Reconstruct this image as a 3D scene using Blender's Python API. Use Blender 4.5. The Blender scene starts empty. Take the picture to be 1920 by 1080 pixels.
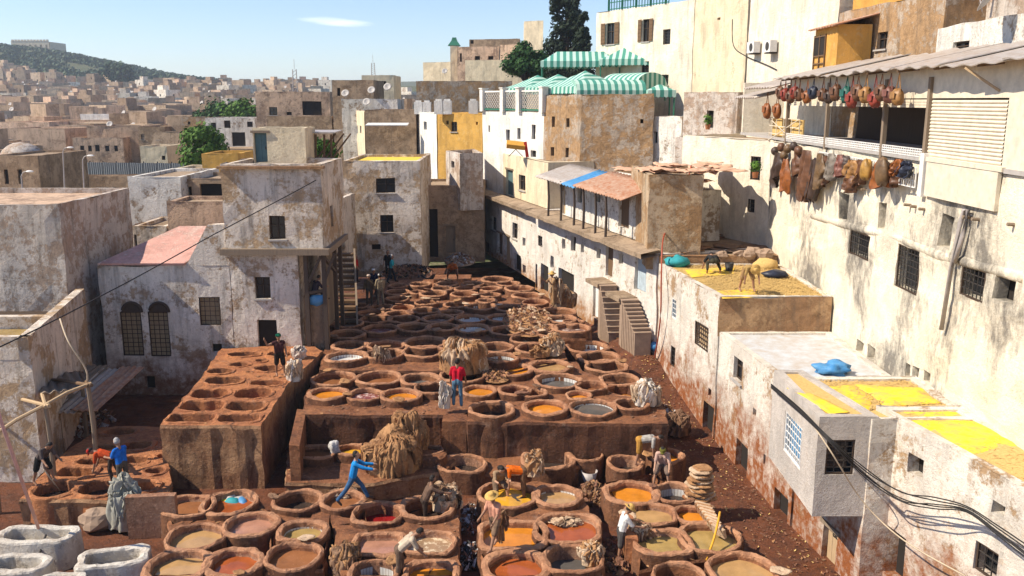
import bpy, bmesh, math, random
from mathutils import Vector, Matrix, noise
from mathutils.geometry import delaunay_2d_cdt

# ------------------------------------------------------------------ camera, sky, sun, exposure
S = bpy.context.scene
COL = S.collection
FPX, PITCH, CAMH = 1666.0, math.radians(11.9), 13.5
cam_d = bpy.data.cameras.new('camera'); cam = bpy.data.objects.new('camera', cam_d); COL.objects.link(cam)
cam.location = (0, 0, CAMH); cam.rotation_euler = (math.pi/2-PITCH, 0, 0)
cam_d.sensor_width = 36; cam_d.lens = 36*FPX/1920; cam_d.clip_start = .1; cam_d.clip_end = 9000
S.camera = cam
SUN = Vector((-.70, -.12, .70)).normalized()                 # towards the sun: left, slightly behind the scene
world = bpy.data.worlds.new('World'); S.world = world; world.use_nodes = True
wn = world.node_tree.nodes; wl = world.node_tree.links
for n_ in list(wn): wn.remove(n_)
sky = wn.new('ShaderNodeTexSky'); sky.sky_type = 'NISHITA'; sky.sun_disc = False
sky.sun_elevation = math.asin(SUN.z); sky.sun_rotation = math.atan2(SUN.x, SUN.y)
sky.air_density = 1.0; sky.dust_density = .05; sky.ozone_density = 1.0; sky.altitude = 0
bg = wn.new('ShaderNodeBackground'); bg.inputs[1].default_value = .112
def wnode(t, **k):
    n = wn.new(t)
    for a, b in k.items(): setattr(n, a, b)
    return n
def wmath(op, a, b=0.0):
    n = wnode('ShaderNodeMath', operation=op)
    for i, v in enumerate((a, b)):
        if isinstance(v, (int, float)): n.inputs[i].default_value = v
        else: wl.new(v, n.inputs[i])
    return n.outputs[0]
tc = wnode('ShaderNodeTexCoord'); sx_ = wnode('ShaderNodeSeparateXYZ'); wl.new(tc.outputs['Generated'], sx_.inputs[0])
mp_ = wnode('ShaderNodeMapping'); mp_.inputs['Scale'].default_value = (14, 14, 150); wl.new(tc.outputs['Generated'], mp_.inputs[0])
cn_ = wnode('ShaderNodeTexNoise'); cn_.inputs['Scale'].default_value = 1.0; cn_.inputs['Detail'].default_value = 6; wl.new(mp_.outputs[0], cn_.inputs['Vector'])
az_ = wmath('ARCTAN2', sx_.outputs[0], sx_.outputs[1]); qa = wmath('DIVIDE', wmath('ADD', az_, .194), .05); qe = wmath('DIVIDE', wmath('SUBTRACT', wmath('ADD', sx_.outputs[2], wmath('MULTIPLY', az_, .08)), .067), .0055)   # one thin wisp of cloud over the town
wi_ = wmath('SUBTRACT', 1.0, wmath('ADD', wmath('MULTIPLY', qa, qa), wmath('MULTIPLY', qe, qe)))
cr_ = wnode('ShaderNodeMapRange'); cr_.inputs[1].default_value = .42; cr_.inputs[2].default_value = 1.25; cr_.inputs[4].default_value = .8; wl.new(wmath('ADD', wmath('MULTIPLY', wi_, .55), wmath('MULTIPLY', wmath('SUBTRACT', cn_.outputs['Fac'], .3), 1.4)), cr_.inputs[0])
cm_ = wnode('ShaderNodeMix', data_type='RGBA'); cm_.inputs[7].default_value = (9.5, 9.6, 9.8, 1); wl.new(cr_.outputs[0], cm_.inputs[0]); tn_ = wnode('ShaderNodeMix', data_type='RGBA', blend_type='MULTIPLY'); tn_.inputs[0].default_value = 1; tn_.inputs[7].default_value = (.76, .83, 1.0, 1); wl.new(sky.outputs[0], tn_.inputs[6]); wl.new(tn_.outputs[2], cm_.inputs[6])
wo = wn.new('ShaderNodeOutputWorld'); wl.new(cm_.outputs[2], bg.inputs[0]); wl.new(bg.outputs[0], wo.inputs[0])
sun_d = bpy.data.lights.new('sun', 'SUN'); sun_d.energy = 5.0; sun_d.angle = math.radians(.5); sun_d.color = (1, .89, .73)
sun = bpy.data.objects.new('sun', sun_d); COL.objects.link(sun); sun.rotation_euler = SUN.to_track_quat('Z', 'Y').to_euler()
S.view_settings.view_transform = 'Standard'; S.view_settings.look = 'None'
S.view_settings.exposure = 0.64; S.view_settings.gamma = 1
S.render.engine = 'CYCLES'

# ------------------------------------------------------------------ pixel (1920x1080) to direction helpers
FW = Vector((0, math.cos(PITCH), -math.sin(PITCH))); UP = Vector((0, math.sin(PITCH), math.cos(PITCH)))
CAM = Vector((0, 0, CAMH))
def ray(px, py): return Vector((1, 0, 0))*((px-960)/FPX) + UP*((540-py)/FPX) + FW
def G(px, py, z=0.0):                                        # on a level surface
    d = ray(px, py); return CAM + d*((z-CAMH)/d.z)
def atY(px, py, Y): d = ray(px, py); return CAM + d*(Y/d.y)
def onF(px, py, A, n): d = ray(px, py); return CAM + d*((A-CAM).dot(n)/d.dot(n))
def V(*a): return Vector(a)
def nz(p, s=1.0, o=0.0): return noise.noise(Vector((p[0]*s+o, p[1]*s+o*1.7, p[2]*s-o)))
def mul(a, b): return (a[0]*b, a[1]*b, a[2]*b)

# ------------------------------------------------------------------ materials
MATS = {}
class NT:
    def __init__(s, name):
        m = bpy.data.materials.new(name); m.use_nodes = True; s.m = m
        s.n = m.node_tree.nodes; s.l = m.node_tree.links
        s.b = s.n['Principled BSDF']; s.pos = s.n.new('ShaderNodeNewGeometry').outputs['Position']
    def noise(s, scale, detail=4, rough=.6, stretch=None, w=0):
        src = s.pos
        if stretch:
            mp = s.n.new('ShaderNodeMapping'); mp.inputs['Scale'].default_value = stretch; s.l.new(src, mp.inputs[0]); src = mp.outputs[0]
        t = s.n.new('ShaderNodeTexNoise'); t.inputs['Scale'].default_value = scale; t.inputs['Detail'].default_value = detail
        t.inputs['Roughness'].default_value = rough; s.l.new(src, t.inputs['Vector']); return t.outputs['Fac']
    def ramp(s, f, a, b):
        r = s.n.new('ShaderNodeMapRange'); r.inputs[1].default_value = a; r.inputs[2].default_value = b; s.l.new(f, r.inputs[0]); return r.outputs[0]
    def math(s, op, a, b=0):
        r = s.n.new('ShaderNodeMath'); r.operation = op
        for i, v in enumerate((a, b)):
            if isinstance(v, (int, float)): r.inputs[i].default_value = v
            else: s.l.new(v, r.inputs[i])
        return r.outputs[0]
    def mix(s, f, a, b, mode='MIX'):
        r = s.n.new('ShaderNodeMix'); r.data_type = 'RGBA'; r.blend_type = mode
        for i, v in ((0, f), (6, a), (7, b)):
            if isinstance(v, (int, float)): r.inputs[i].default_value = v
            elif isinstance(v, tuple): r.inputs[i].default_value = (v[0], v[1], v[2], 1)
            else: s.l.new(v, r.inputs[i])
        return r.outputs[2]
    def sep(s):
        r = s.n.new('ShaderNodeSeparateXYZ'); s.l.new(s.pos, r.inputs[0]); return r.outputs
    def bump(s, h, strength=.4, dist=.05):
        r = s.n.new('ShaderNodeBump'); r.inputs['Strength'].default_value = strength; r.inputs['Distance'].default_value = dist
        s.l.new(h, r.inputs['Height']); s.l.new(r.outputs[0], s.b.inputs['Normal'])
    def done(s, col, rough=.9, spec=.25, metal=0):
        if isinstance(col, tuple): s.b.inputs['Base Color'].default_value = (*col, 1)
        else: s.l.new(col, s.b.inputs['Base Color'])
        if isinstance(rough, (int, float)): s.b.inputs['Roughness'].default_value = rough
        else: s.l.new(rough, s.b.inputs['Roughness'])
        s.b.inputs['Specular IOR Level'].default_value = spec; s.b.inputs['Metallic'].default_value = metal
        return s.m
def plaster(name, paint, under, patch=.42, streak=.6, grime=(.10, .085, .07), base=None, bz=(0, 2.), rnd=False, mould=0):
    if name in MATS: return MATS[name]
    t = NT(name); sc = .7+.8*((sum(map(ord, name))*37) % 100)/100
    n1 = t.noise(.55*sc, 9, .62); nA = t.noise(2.4*sc, 7, .7); n4 = t.noise(8.5, 6, .72)
    cb = t.math('ADD', t.math('MULTIPLY', n1, .46), t.math('ADD', t.math('MULTIPLY', nA, .36), t.math('MULTIPLY', n4, .18)))
    mid = tuple(.55*a+.45*b for a, b in zip(paint, under))
    col = t.mix(t.ramp(t.noise(.8, 8, .7, (1, 1, .7)), .44, .58), paint, mul(paint, .80)); col = t.mix(t.ramp(nA, .56, .63), col, mid)
    edge = t.math('MULTIPLY', t.ramp(cb, patch+.045, patch+.015), .55); col = t.mix(edge, col, mul(under, .62))
    col = t.mix(t.ramp(cb, patch+.012, patch-.004), col, t.mix(t.ramp(t.noise(3.5, 6, .7), .4, .62), under, mul(under, .68)))
    col = t.mix(t.math('MULTIPLY', t.ramp(n4, .55, .72), .5), col, mul(under, .8))
    n3 = t.noise(1.7, 6, .65, (1.3, 1.3, .15)); f3 = t.math('MULTIPLY', t.ramp(n3, .52, .72), streak); col = t.mix(f3, col, grime)
    if mould:
        nm = t.math('ADD', t.math('MULTIPLY', t.noise(.33, 3, .5, (1, 1, .8)), .62), t.math('MULTIPLY', t.noise(3.2, 8, .75, (1, 1, .5)), .38)); col = t.mix(t.math('MULTIPLY', t.ramp(nm, .505, .61), mould), col, (.16, .145, .125))
    if base:
        z = t.sep()[2]; nb = t.noise(1.0, 7, .68); zz = t.math('ADD', z, t.math('MULTIPLY', t.math('SUBTRACT', nb, .5), -(bz[1]-bz[0])*2.6))
        col = t.mix(t.math('MULTIPLY', t.ramp(zz, bz[1], bz[0]), t.ramp(t.noise(4, 5), .0, .55)), col, base)
    if rnd:
        oi = t.n.new('ShaderNodeObjectInfo'); hs = t.n.new('ShaderNodeHueSaturation'); t.l.new(col, hs.inputs['Color'])
        t.l.new(t.math('ADD', t.math('MULTIPLY', oi.outputs['Random'], .55), .72), hs.inputs['Value']); col = hs.outputs[0]
    h = t.math('ADD', t.math('MULTIPLY', cb, 1.1), t.math('ADD', t.math('MULTIPLY', n4, .4), t.math('MULTIPLY', t.noise(26, 4), .2)))
    t.bump(h, .75, .12)
    MATS[name] = t.done(col, .92, .12); return MATS[name]
def clay(name, a, b, wet=(.05, .022, .014), wetamt=.55, crust=1.5):
    t = NT(name)
    col = t.mix(t.ramp(t.noise(1.1, 8, .68), .36, .62), a, b); n4 = t.noise(9, 7, .72); n5 = t.noise(3.6, 7, .72)
    col = t.mix(t.math('MULTIPLY', t.ramp(t.noise(2.4, 7, .68, (1, 1, .22)), .50, .66), wetamt), col, wet)
    col = t.mix(t.math('MULTIPLY', t.ramp(n4, .54, .68), .8), col, mul(a, crust)); col = t.mix(t.math('MULTIPLY', t.ramp(n5, .57, .66), .8), col, mul(b, .38))
    col = t.mix(t.math('MULTIPLY', t.ramp(t.noise(1.9, 6, .7), .58, .68), .45), col, tuple(.5*x+.5*y for x, y in zip(mul(a, 1.25), (.30, .24, .19))))
    t.bump(t.math('ADD', t.math('MULTIPLY', n5, .8), t.math('ADD', t.math('MULTIPLY', n4, .5), t.math('MULTIPLY', t.noise(24, 4), .2))), .9, .09)
    MATS[name] = t.done(col, t.math('ADD', t.math('MULTIPLY', t.ramp(t.noise(.9, 5, .6), .62, .45), .5), .38) if name == 'mud' else .78, .3); return MATS[name]
def liquid(name, c, c2=None, rough=.07, foam=None):
    t = NT('liquid_'+name)
    col = t.mix(t.ramp(t.noise(1.6, 4), .4, .65), c, c2 or mul(c, .72))
    fl = t.ramp(t.noise(11, 5, .7), .60, .68); col = t.mix(t.math('MULTIPLY', fl, .35), col, tuple(min(1, q*1.3+.06) for q in c))
    if foam: col = t.mix(t.ramp(t.noise(5.5, 6, .7), .5, .6), col, foam)
    t.bump(t.noise(7, 3), .05, .02)
    MATS['L_'+name] = t.done(col, rough if not foam else .35, .32); return t.m
def simple(name, c, rough=.8, var=.25, scale=4, spec=.3, metal=0, stretch=None, c2=None, bump=.25):
    t = NT(name)
    n = t.noise(scale, 6, .65, stretch)
    col = t.mix(t.ramp(n, .35, .7), c, c2 or mul(c, 1-var)); t.bump(n, bump, .02)
    MATS[name] = t.done(col, rough, spec, metal); return t.m
def M(n): return MATS[n]

WHITE, CREAM = (.74, .70, .63), (.76, .66, .47)
plaster('white_wall', WHITE, (.36, .27, .19), .43, .55)
plaster('white_wall_muddy', (.70, .64, .55), (.42, .28, .16), .43, .35, base=(.25, .085, .03), bz=(.5, 3.4))
plaster('white_wall_mid', (.72, .67, .60), (.42, .31, .20), .41, .3, base=(.32, .16, .07), bz=(1.4, 2.7))
plaster('old_grey', (.60, .53, .46), (.42, .31, .23), .47, .8)
plaster('old_patchy', (.72, .63, .53), (.46, .32, .195), .468, .85, grime=(.2, .17, .14))
plaster('left_white', (.74, .66, .57), (.42, .30, .20), .445, .75, base=(.20, .11, .065), bz=(.5, 2.6))
plaster('pink_wall', (.60, .42, .29), (.34, .23, .16), .45, .6)
plaster('big_cream', (.78, .70, .55), (.70, .59, .43), .36, .12, grime=(.42, .36, .29), mould=.92)
plaster('cream', (.74, .62, .43), (.50, .38, .24), .38, .35)
plaster('cream_white', (.78, .70, .56), (.52, .41, .28), .34, .35)
plaster('clean_white', (.80, .77, .71), (.50, .44, .36), .30, .3)
plaster('ochre', (.62, .36, .09), (.55, .38, .16), .36, .3)
plaster('orange_wall', (.62, .33, .08), (.50, .35, .18), .38, .3)
plaster('brown_wall', (.44, .31, .20), (.31, .21, .13), .48, .5)
plaster('grey_brown', (.46, .38, .30), (.40, .25, .13), .50, .6)
plaster('grey_box', (.52, .47, .42), (.42, .35, .28), .33, .3)
plaster('mud_plaster', (.46, .29, .155), (.33, .19, .10), .50, .6)
plaster('roof_dirt', (.38, .28, .19), (.28, .2, .13), .45, .4)
plaster('roof_straw', (.55, .37, .13), (.42, .27, .10), .45, .2)
plaster('pink_roof', (.60, .33, .27), (.66, .46, .38), .44, .2)
for i_, (a_, b_) in enumerate([((.60, .44, .30), (.44, .31, .20)), ((.48, .34, .23), (.34, .235, .155)), ((.76, .68, .57), (.5, .39, .29)), ((.62, .44, .31), (.42, .285, .19))]):
    plaster('far%d' % i_, a_, b_, .44, .5, rnd=True)
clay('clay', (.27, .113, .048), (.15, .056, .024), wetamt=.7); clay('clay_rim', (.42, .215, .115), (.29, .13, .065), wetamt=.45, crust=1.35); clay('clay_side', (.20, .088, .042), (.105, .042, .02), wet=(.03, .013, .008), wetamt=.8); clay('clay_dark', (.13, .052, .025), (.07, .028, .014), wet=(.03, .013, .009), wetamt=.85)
clay('clay_pale', (.37, .21, .13), (.25, .12, .068), wetamt=.65); clay('clay_orange', (.42, .17, .065), (.27, .10, .042))
clay('mud', (.15, .05, .02), (.08, .028, .013), wetamt=.6); clay('block_wall', (.36, .205, .105), (.21, .098, .046), wet=(.10, .038, .016), wetamt=.85, crust=1.25)
clay('lime', (.60, .56, .49), (.47, .41, .34), wet=(.26, .19, .13), wetamt=.6, crust=1.2)
clay('hide_tan', (.44, .235, .10), (.27, .13, .055), wet=(.13, .055, .022), wetamt=.6, crust=1.2); clay('hide_pale', (.58, .43, .29), (.42, .28, .17), wet=(.26, .15, .085), wetamt=.5, crust=1.15)
clay('hide_white', (.68, .61, .53), (.54, .45, .37), wet=(.36, .26, .2), wetamt=.4, crust=1.1); clay('hide_brown', (.26, .15, .085), (.17, .09, .05), wetamt=.5)
for k_, c_ in dict(orange=(.58, .21, .02), brown=(.27, .11, .045), dark=(.045, .032, .026), tan=(.42, .25, .105), olive=(.36, .245, .085), mustard=(.60, .31, .025),
                   red=(.24, .012, .012), rust=(.34, .085, .022), grey=(.11, .10, .09), pale=(.46, .41, .31), white=(.62, .60, .56), blue=(.02, .02, .06), pink=(.40, .20, .13), magenta=(.22, .015, .05)).items():
    liquid(k_, c_)
liquid('foam', (.17, .09, .07), foam=(.50, .40, .34)); liquid('redfoam', (.20, .05, .04), foam=(.55, .42, .38)); liquid('green', (.05, .08, .05), foam=(.07, .16, .12)); liquid('swirl', (.32, .2, .11), foam=(.62, .5, .34))
simple('wood', (.16, .095, .05), stretch=(4, 4, .5)); simple('wood_grey', (.24, .18, .125), stretch=(4, 4, .5)); simple('wood_dark', (.06, .038, .025), stretch=(4, 4, .5))
simple('wood_pale', (.44, .31, .18), stretch=(4, 4, .5)); simple('timber', (.085, .06, .045), stretch=(3, 3, .4))
simple('interior_shade', (.022, .017, .014), .95); simple('glass_dark', (.02, .022, .025), .15, spec=.5); simple('iron', (.045, .038, .033), .6, spec=.4)  # first colour near black: shade of rooms behind openings painted in
simple('white_paint', (.78, .76, .72), .5); simple('cream_metal', (.70, .62, .48), .45, spec=.4); simple('sheet_metal', (.46, .42, .38), .45, metal=.2, c2=(.36, .29, .23)); simple('rusty_sheet', (.33, .14, .07), .8, c2=(.42, .30, .22))
simple('blue_paint', (.05, .22, .42), .5); simple('teal_door', (.09, .16, .17), .6); simple('pale_blue', (.42, .50, .55), .6); simple('plastic_blue', (.04, .19, .42), .55, c2=(.10, .27, .45))
simple('green_paint', (.03, .16, .10), .5); simple('fence_grey', (.15, .16, .17), .6); simple('tent_green', (.06, .26, .20), .75, var=.15); simple('tent_white', (.42, .59, .50), .75, var=.08)
simple('pipe_grey', (.40, .36, .34), .5); simple('cable', (.02, .018, .017), .6); simple('rope_pale', (.5, .4, .28), .9); simple('hose_yellow', (.72, .36, .03), .5); simple('hose_red', (.36, .07, .03), .5)
simple('yellow_dye', (.84, .56, .015), .9, scale=2.6, c2=(.52, .35, .11), bump=1); simple('straw', (.58, .40, .15), .95, scale=14, c2=(.42, .27, .09)); simple('tarp_pale', (.50, .53, .55), .7, scale=2.5, c2=(.42, .36, .30))
simple('tile_white', (.66, .64, .60), .25, spec=.5); simple('stone', (.34, .24, .17), .9); simple('cloth_orange', (.62, .32, .05), .9); simple('cloth_red', (.55, .03, .02), .85)
simple('rubbish_pale', (.60, .58, .56), .7, scale=12, c2=(.2, .18, .18)); simple('scrap', (.22, .105, .06), .9, scale=10, c2=(.12, .055, .035)); simple('concrete', (.40, .37, .34), .9)
simple('cloth_grey', (.32, .31, .26), .95, scale=6); simple('dish_white', (.45, .42, .39), .6)

# ------------------------------------------------------------------ mesh building
class MB:
    def __init__(s): s.v = []; s.f = []; s.m = []; s.mats = []
    def mi(s, mat):
        if mat not in s.mats: s.mats.append(mat)
        return s.mats.index(mat)
    def add(s, vs, fs, mat=None):
        o = len(s.v); s.v += [Vector(p) for p in vs]; k = s.mi(mat) if mat else 0
        for f in fs: s.f.append([i+o for i in f]); s.m.append(k)
    def box(s, c, d, rz=0, mat=None, rx=0, ry=0, R=None):
        R = R or (Matrix.Rotation(rz, 3, 'Z') @ Matrix.Rotation(rx, 3, 'X') @ Matrix.Rotation(ry, 3, 'Y')); c = Vector(c)
        vs = [c + R @ Vector((x*d[0]/2, y*d[1]/2, z*d[2]/2)) for z in (-1, 1) for x, y in ((-1, -1), (1, -1), (1, 1), (-1, 1))]
        s.add(vs, [(3, 2, 1, 0), (4, 5, 6, 7), (0, 1, 5, 4), (1, 2, 6, 5), (2, 3, 7, 6), (3, 0, 4, 7)], mat)
    def bar(s, a, b, w, h=None, mat=None):
        a, b = Vector(a), Vector(b); d = b-a
        if d.length < 1e-4: return
        q = d.to_track_quat('Y', 'Z').to_matrix(); s.box((a+b)/2, (w, d.length, h or w), R=q, mat=mat)
    def tube(s, pts, r, seg=7, mat=None, cap=True):
        pts = [Vector(p) for p in pts]; n = len(pts); rs = r if isinstance(r, (list, tuple)) else [r]*n; vs = []; fs = []
        for i, p in enumerate(pts):
            d = (pts[min(i+1, n-1)]-pts[max(i-1, 0)]).normalized(); a = d.orthogonal().normalized() if abs(d.z) > .99 else d.cross(Vector((0, 0, 1))).normalized(); b = d.cross(a)
            vs += [p + (a*math.cos(k*2*math.pi/seg)+b*math.sin(k*2*math.pi/seg))*rs[i] for k in range(seg)]
        for i in range(n-1):
            fs += [(i*seg+k, i*seg+(k+1) % seg, (i+1)*seg+(k+1) % seg, (i+1)*seg+k) for k in range(seg)]
        if cap: fs += [tuple(range(seg)), tuple(range((n-1)*seg, n*seg))]
        s.add(vs, fs, mat)
    def ring(s, loops, close=False, mat=None):          # loops of equal length, skinned one to the next
        n = len(loops[0]); vs = [p for L in loops for p in L]; fs = []
        for i in range(len(loops)-1): fs += [(i*n+k, i*n+(k+1) % n, (i+1)*n+(k+1) % n, (i+1)*n+k) for k in range(n)]
        if close: fs.append(tuple(range((len(loops)-1)*n, len(loops)*n)))
        s.add(vs, fs, mat)
    def ball(s, c, r, seg=10, rings=6, mat=None, jit=0, o=0):
        c = Vector(c); r = r if isinstance(r, (tuple, list, Vector)) else (r, r, r); L = []
        for i in range(rings+1):
            a = -math.pi/2 + math.pi*i/rings; L.append([])
            for k in range(seg):
                d = Vector((math.cos(a)*math.cos(k*2*math.pi/seg), math.cos(a)*math.sin(k*2*math.pi/seg), math.sin(a)))
                q = 1+jit*nz(d, 1.7, o); L[-1].append(c+Vector((d.x*r[0], d.y*r[1], d.z*r[2]))*q)
        s.ring(L, mat=mat)
    def prism(s, poly, z0, z1, mat=None, jit=0, bottom=False):
        n = len(poly); vs = [(p[0], p[1], z0) for p in poly]+[(p[0], p[1], z1+(jit*nz((p[0], p[1], 0), .9) if jit else 0)) for p in poly]
        fs = [(i, (i+1) % n, n+(i+1) % n, n+i) for i in range(n)]+[tuple(range(n, 2*n))]
        if bottom: fs.append(tuple(range(n-1, -1, -1)))
        s.add(vs, fs, mat)
    def grid(s, fn, nu, nv, mat=None):
        vs = [fn(i/nu, j/nv) for j in range(nv+1) for i in range(nu+1)]
        s.add(vs, [(j*(nu+1)+i, j*(nu+1)+i+1, (j+1)*(nu+1)+i+1, (j+1)*(nu+1)+i) for j in range(nv) for i in range(nu)], mat)
    def build(s, name, mat=None, parent=None, smooth=False, solid=0, recalc=True):
        if not s.v: return None
        lo = Vector((min(p.x for p in s.v), min(p.y for p in s.v), min(p.z for p in s.v))); hi = Vector((max(p.x for p in s.v), max(p.y for p in s.v), 0))
        o_ = Vector(((lo.x+hi.x)/2, (lo.y+hi.y)/2, lo.z))
        me = bpy.data.meshes.new(name); me.from_pydata([p-o_ for p in s.v], [], s.f)
        if mat: me.materials.append(M(mat) if isinstance(mat, str) else mat)
        else:
            for q in s.mats: me.materials.append(M(q))
            me.polygons.foreach_set('material_index', s.m)
        if recalc:
            bm = bmesh.new(); bm.from_mesh(me); bmesh.ops.recalc_face_normals(bm, faces=bm.faces); bm.to_mesh(me); bm.free()
        if smooth: me.polygons.foreach_set('use_smooth', [True]*len(me.polygons))
        ob = bpy.data.objects.new(name, me); COL.objects.link(ob); ob.location = o_
        if parent: ob.parent = parent; ob.location = o_ - wloc(parent)
        if solid: md = ob.modifiers.new('thickness', 'SOLIDIFY'); md.thickness = solid; md.offset = 0
        return ob
def wloc(o):
    p = o.location.copy()
    while o.parent: o = o.parent; p += o.location
    return p
def tag(o, label, cat, group=None):
    o['label'] = label; o['category'] = cat
    if group: o['group'] = group
    return o
def thing(name, loc, label, cat, group=None):
    o = bpy.data.objects.new(name, None); COL.objects.link(o); o.location = loc; o.empty_display_size = .2
    return tag(o, label, cat, group)
def struct(o): o['kind'] = 'structure'; return o
def stuff(o): o['kind'] = 'stuff'; return o
def copy_tree(o, parent=None):
    c = o.copy(); COL.objects.link(c)
    if parent: c.parent = parent
    for ch in list(o.children): copy_tree(ch, c)
    return c
def offset_poly(poly, d):                                # inward offset of a convex CCW polygon
    n = len(poly); out = []
    for i in range(n):
        a, b, c = Vector(poly[i-1][:2]), Vector(poly[i][:2]), Vector(poly[(i+1) % n][:2])
        e1, e2 = (b-a).normalized(), (c-b).normalized(); n1, n2 = Vector((-e1.y, e1.x)), Vector((-e2.y, e2.x))
        k = max(.3, 1+n1.dot(n2)); out.append(b+(n1+n2)*(d/k))
    return out
# ------------------------------------------------------------------ houses: walls with real openings
def axis_cuts(L, edges, step):
    cuts = sorted(set([0.0, L]+[e for e in edges if .02 < e < L-.02])); out = [cuts[0]]
    for c in cuts[1:]:
        k = max(1, int(round((c-out[-1])/step))); a = out[-1]
        for i in range(1, k): out.append(a+(c-a)*i/k)
        out.append(c)
    return out
def wall_face(mb, A, B, z0, z1, ops, jit=.04, step=.7, top=None, inset=.22, ends=True):
    """wall from A to B (outside on the right-hand side of travel), ops = (u0, zlo, u1, zhi)"""
    A = Vector((A[0], A[1], 0)); B = Vector((B[0], B[1], 0)); L = (B-A).length; u = (B-A)/L; n = Vector((u.y, -u.x, 0))
    us = axis_cuts(L, [e for o in ops for e in (o[0], o[2])], step); zs = [z0+q for q in axis_cuts(z1-z0, [e-z0 for o in ops for e in (o[1], o[3])], step)]
    nu, nv = len(us), len(zs); vs = []
    for j, z in enumerate(zs):
        for i, q in enumerate(us):
            p = A+u*q; p.z = z
            if top and j == nv-1: p.z = top(q/L)
            elif top: p.z = z0+(z-z0)*min(1, 1) if z <= top(q/L)-.1 else top(q/L)-.02*(nv-1-j)
            if jit:
                k = 0 if i in (0, nu-1) else 1
                if not k: p0_ = p.copy(); p.x += nz(p0_, .8, 21)*jit*1.3; p.y += nz(p0_, .8, 22)*jit*1.3
                p += n*(nz(p, .7, 3)*jit+nz(p, 2.1, 5)*jit*.5)*k
                p += u*(nz(p, .9, 9)*jit*.7)*k
                if j not in (0,): p.z += nz(p, .9, 11)*jit*(1.9 if j == nv-1 else .7)
            vs.append(p)
    def inside(a, b, c, d): return any(a >= o[0]-1e-4 and b <= o[2]+1e-4 and c >= o[1]-1e-4 and d <= o[3]+1e-4 for o in ops)
    fs = []; hole = set()
    for j in range(nv-1):
        for i in range(nu-1):
            if inside(us[i], us[i+1], zs[j], zs[j+1]): hole.add((i, j))
            else: fs.append((j*nu+i, j*nu+i+1, (j+1)*nu+i+1, (j+1)*nu+i))
    base = len(vs)
    back = {}
    def bk(k):
        if k not in back: back[k] = len(vs); vs.append(vs[k]-n*inset)
        return back[k]
    for (i, j) in hole:
        a, b, c, d = j*nu+i, j*nu+i+1, (j+1)*nu+i+1, (j+1)*nu+i
        for (p, q, nb) in ((a, b, (i, j-1)), (b, c, (i+1, j)), (c, d, (i, j+1)), (d, a, (i-1, j))):
            if nb not in hole: fs.append((p, q, bk(q), bk(p)))
    mb.add(vs, fs)
    return u, n
def opening_part(parent, kind, A, u, n, o, inset=.22):
    u0, zl, u1, zh = o; w = u1-u0; h = zh-zl
    def P(q, z, d=0.): p = Vector((A[0], A[1], 0))+u*q-n*d; p.z = z; return p
    R = Matrix((u, n, Vector((0, 0, 1)))).transposed()
    def slab(mb, q, z, d, sx, sz, sy): mb.box(P(q, z, d), (sx, sy, sz), R=R)
    mb = MB(); pane = dict(win='glass_dark', grille='glass_dark', shut='glass_dark', lattice='wood_pale', grille_blue='blue_paint').get(kind, 'interior_shade')  # plain openings get a backing panel coloured as room darkness
    door = dict(door='wood', door_teal='teal_door', door_blue='pale_blue', door_white='white_paint', door_pale='wood_pale', door_grey='wood_grey').get(kind)
    if door:
        k = max(2, int(w/.22)); ob = None
        mb.box(P(u0+w/2, zl+h/2, inset+.01), (w+.1, .04, h+.1), R=R); ob = mb.build('door', door, parent)
        for i in range(k):
            m2 = MB(); slab(m2, u0+(i+.5)*w/k, zl+h/2, inset-.03, w/k-.012, h-.06, .03); m2.build('plank', door, ob)
        m2 = MB(); slab(m2, u0+w*.5, zh+.05, -.01, w+.3, .12, .10); m2.build('lintel', 'wood_grey', ob)
        m2 = MB(); slab(m2, u0+w*.82, zl+h*.48, inset-.06, .05, .14, .05); m2.build('handle', 'iron', ob)
        return ob
    mb.box(P(u0+w/2, zl+h/2, inset+.02), (w+.12, .05, h+.12), R=R); ob = mb.build('window' if kind not in ('dark',) else 'doorway', pane, parent)
    if kind in ('win', 'shut'):
        m2 = MB(); f = .06
        for q in (u0+f/2, u1-f/2, u0+w/2): slab(m2, q, zl+h/2, inset-.04, f if q != u0+w/2 else .04, h, .06)
        for z in (zl+f/2, zh-f/2, zl+h*.6): slab(m2, u0+w/2, z, inset-.045, w, f if z != zl+h*.6 else .04, .05)
        m2.build('frame', 'wood_dark', ob)
        m2 = MB(); slab(m2, u0+w/2, zl-.04, -.02, w+.14, .07, .14); m2.build('sill', 'concrete', ob)
    if kind == 'shut':
        for s in (-1, 1):
            m2 = MB(); q = u0 if s < 0 else u1
            m2.box(P(q+s*w*.25, zl+h/2, -.07), (w*.46, .04, h), R=R)
            for k in range(6): m2.box(P(q+s*w*.25, zl+h*(k+.5)/6, -.1), (w*.36, .03, .04), R=R)
            m2.build('shutter', 'wood', ob)
    if kind in ('grille', 'lattice', 'grille_blue'):
        m2 = MB(); nx, ny = max(2, int(w/.2)), max(3, int(h/.2))
        for i in range(1, nx): m2.bar(P(u0+w*i/nx, zl, .06), P(u0+w*i/nx, zh, .06), .025)
        for j in range(1, ny): m2.bar(P(u0, zl+h*j/ny, .06), P(u1, zl+h*j/ny, .06), .025)
        m2.build('bars', dict(grille='iron', lattice='wood_dark', grille_blue='white_paint')[kind], ob)
        m2 = MB(); f = .05
        for q in (u0+f/2, u1-f/2): slab(m2, q, zl+h/2, .05, f, h, .05)
        for z in (zl+f/2, zh-f/2): slab(m2, u0+w/2, z, .048, w, f, .05)
        m2.build('frame', 'white_paint' if kind == 'grille_blue' else 'wood_dark', ob)
    return ob
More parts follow.
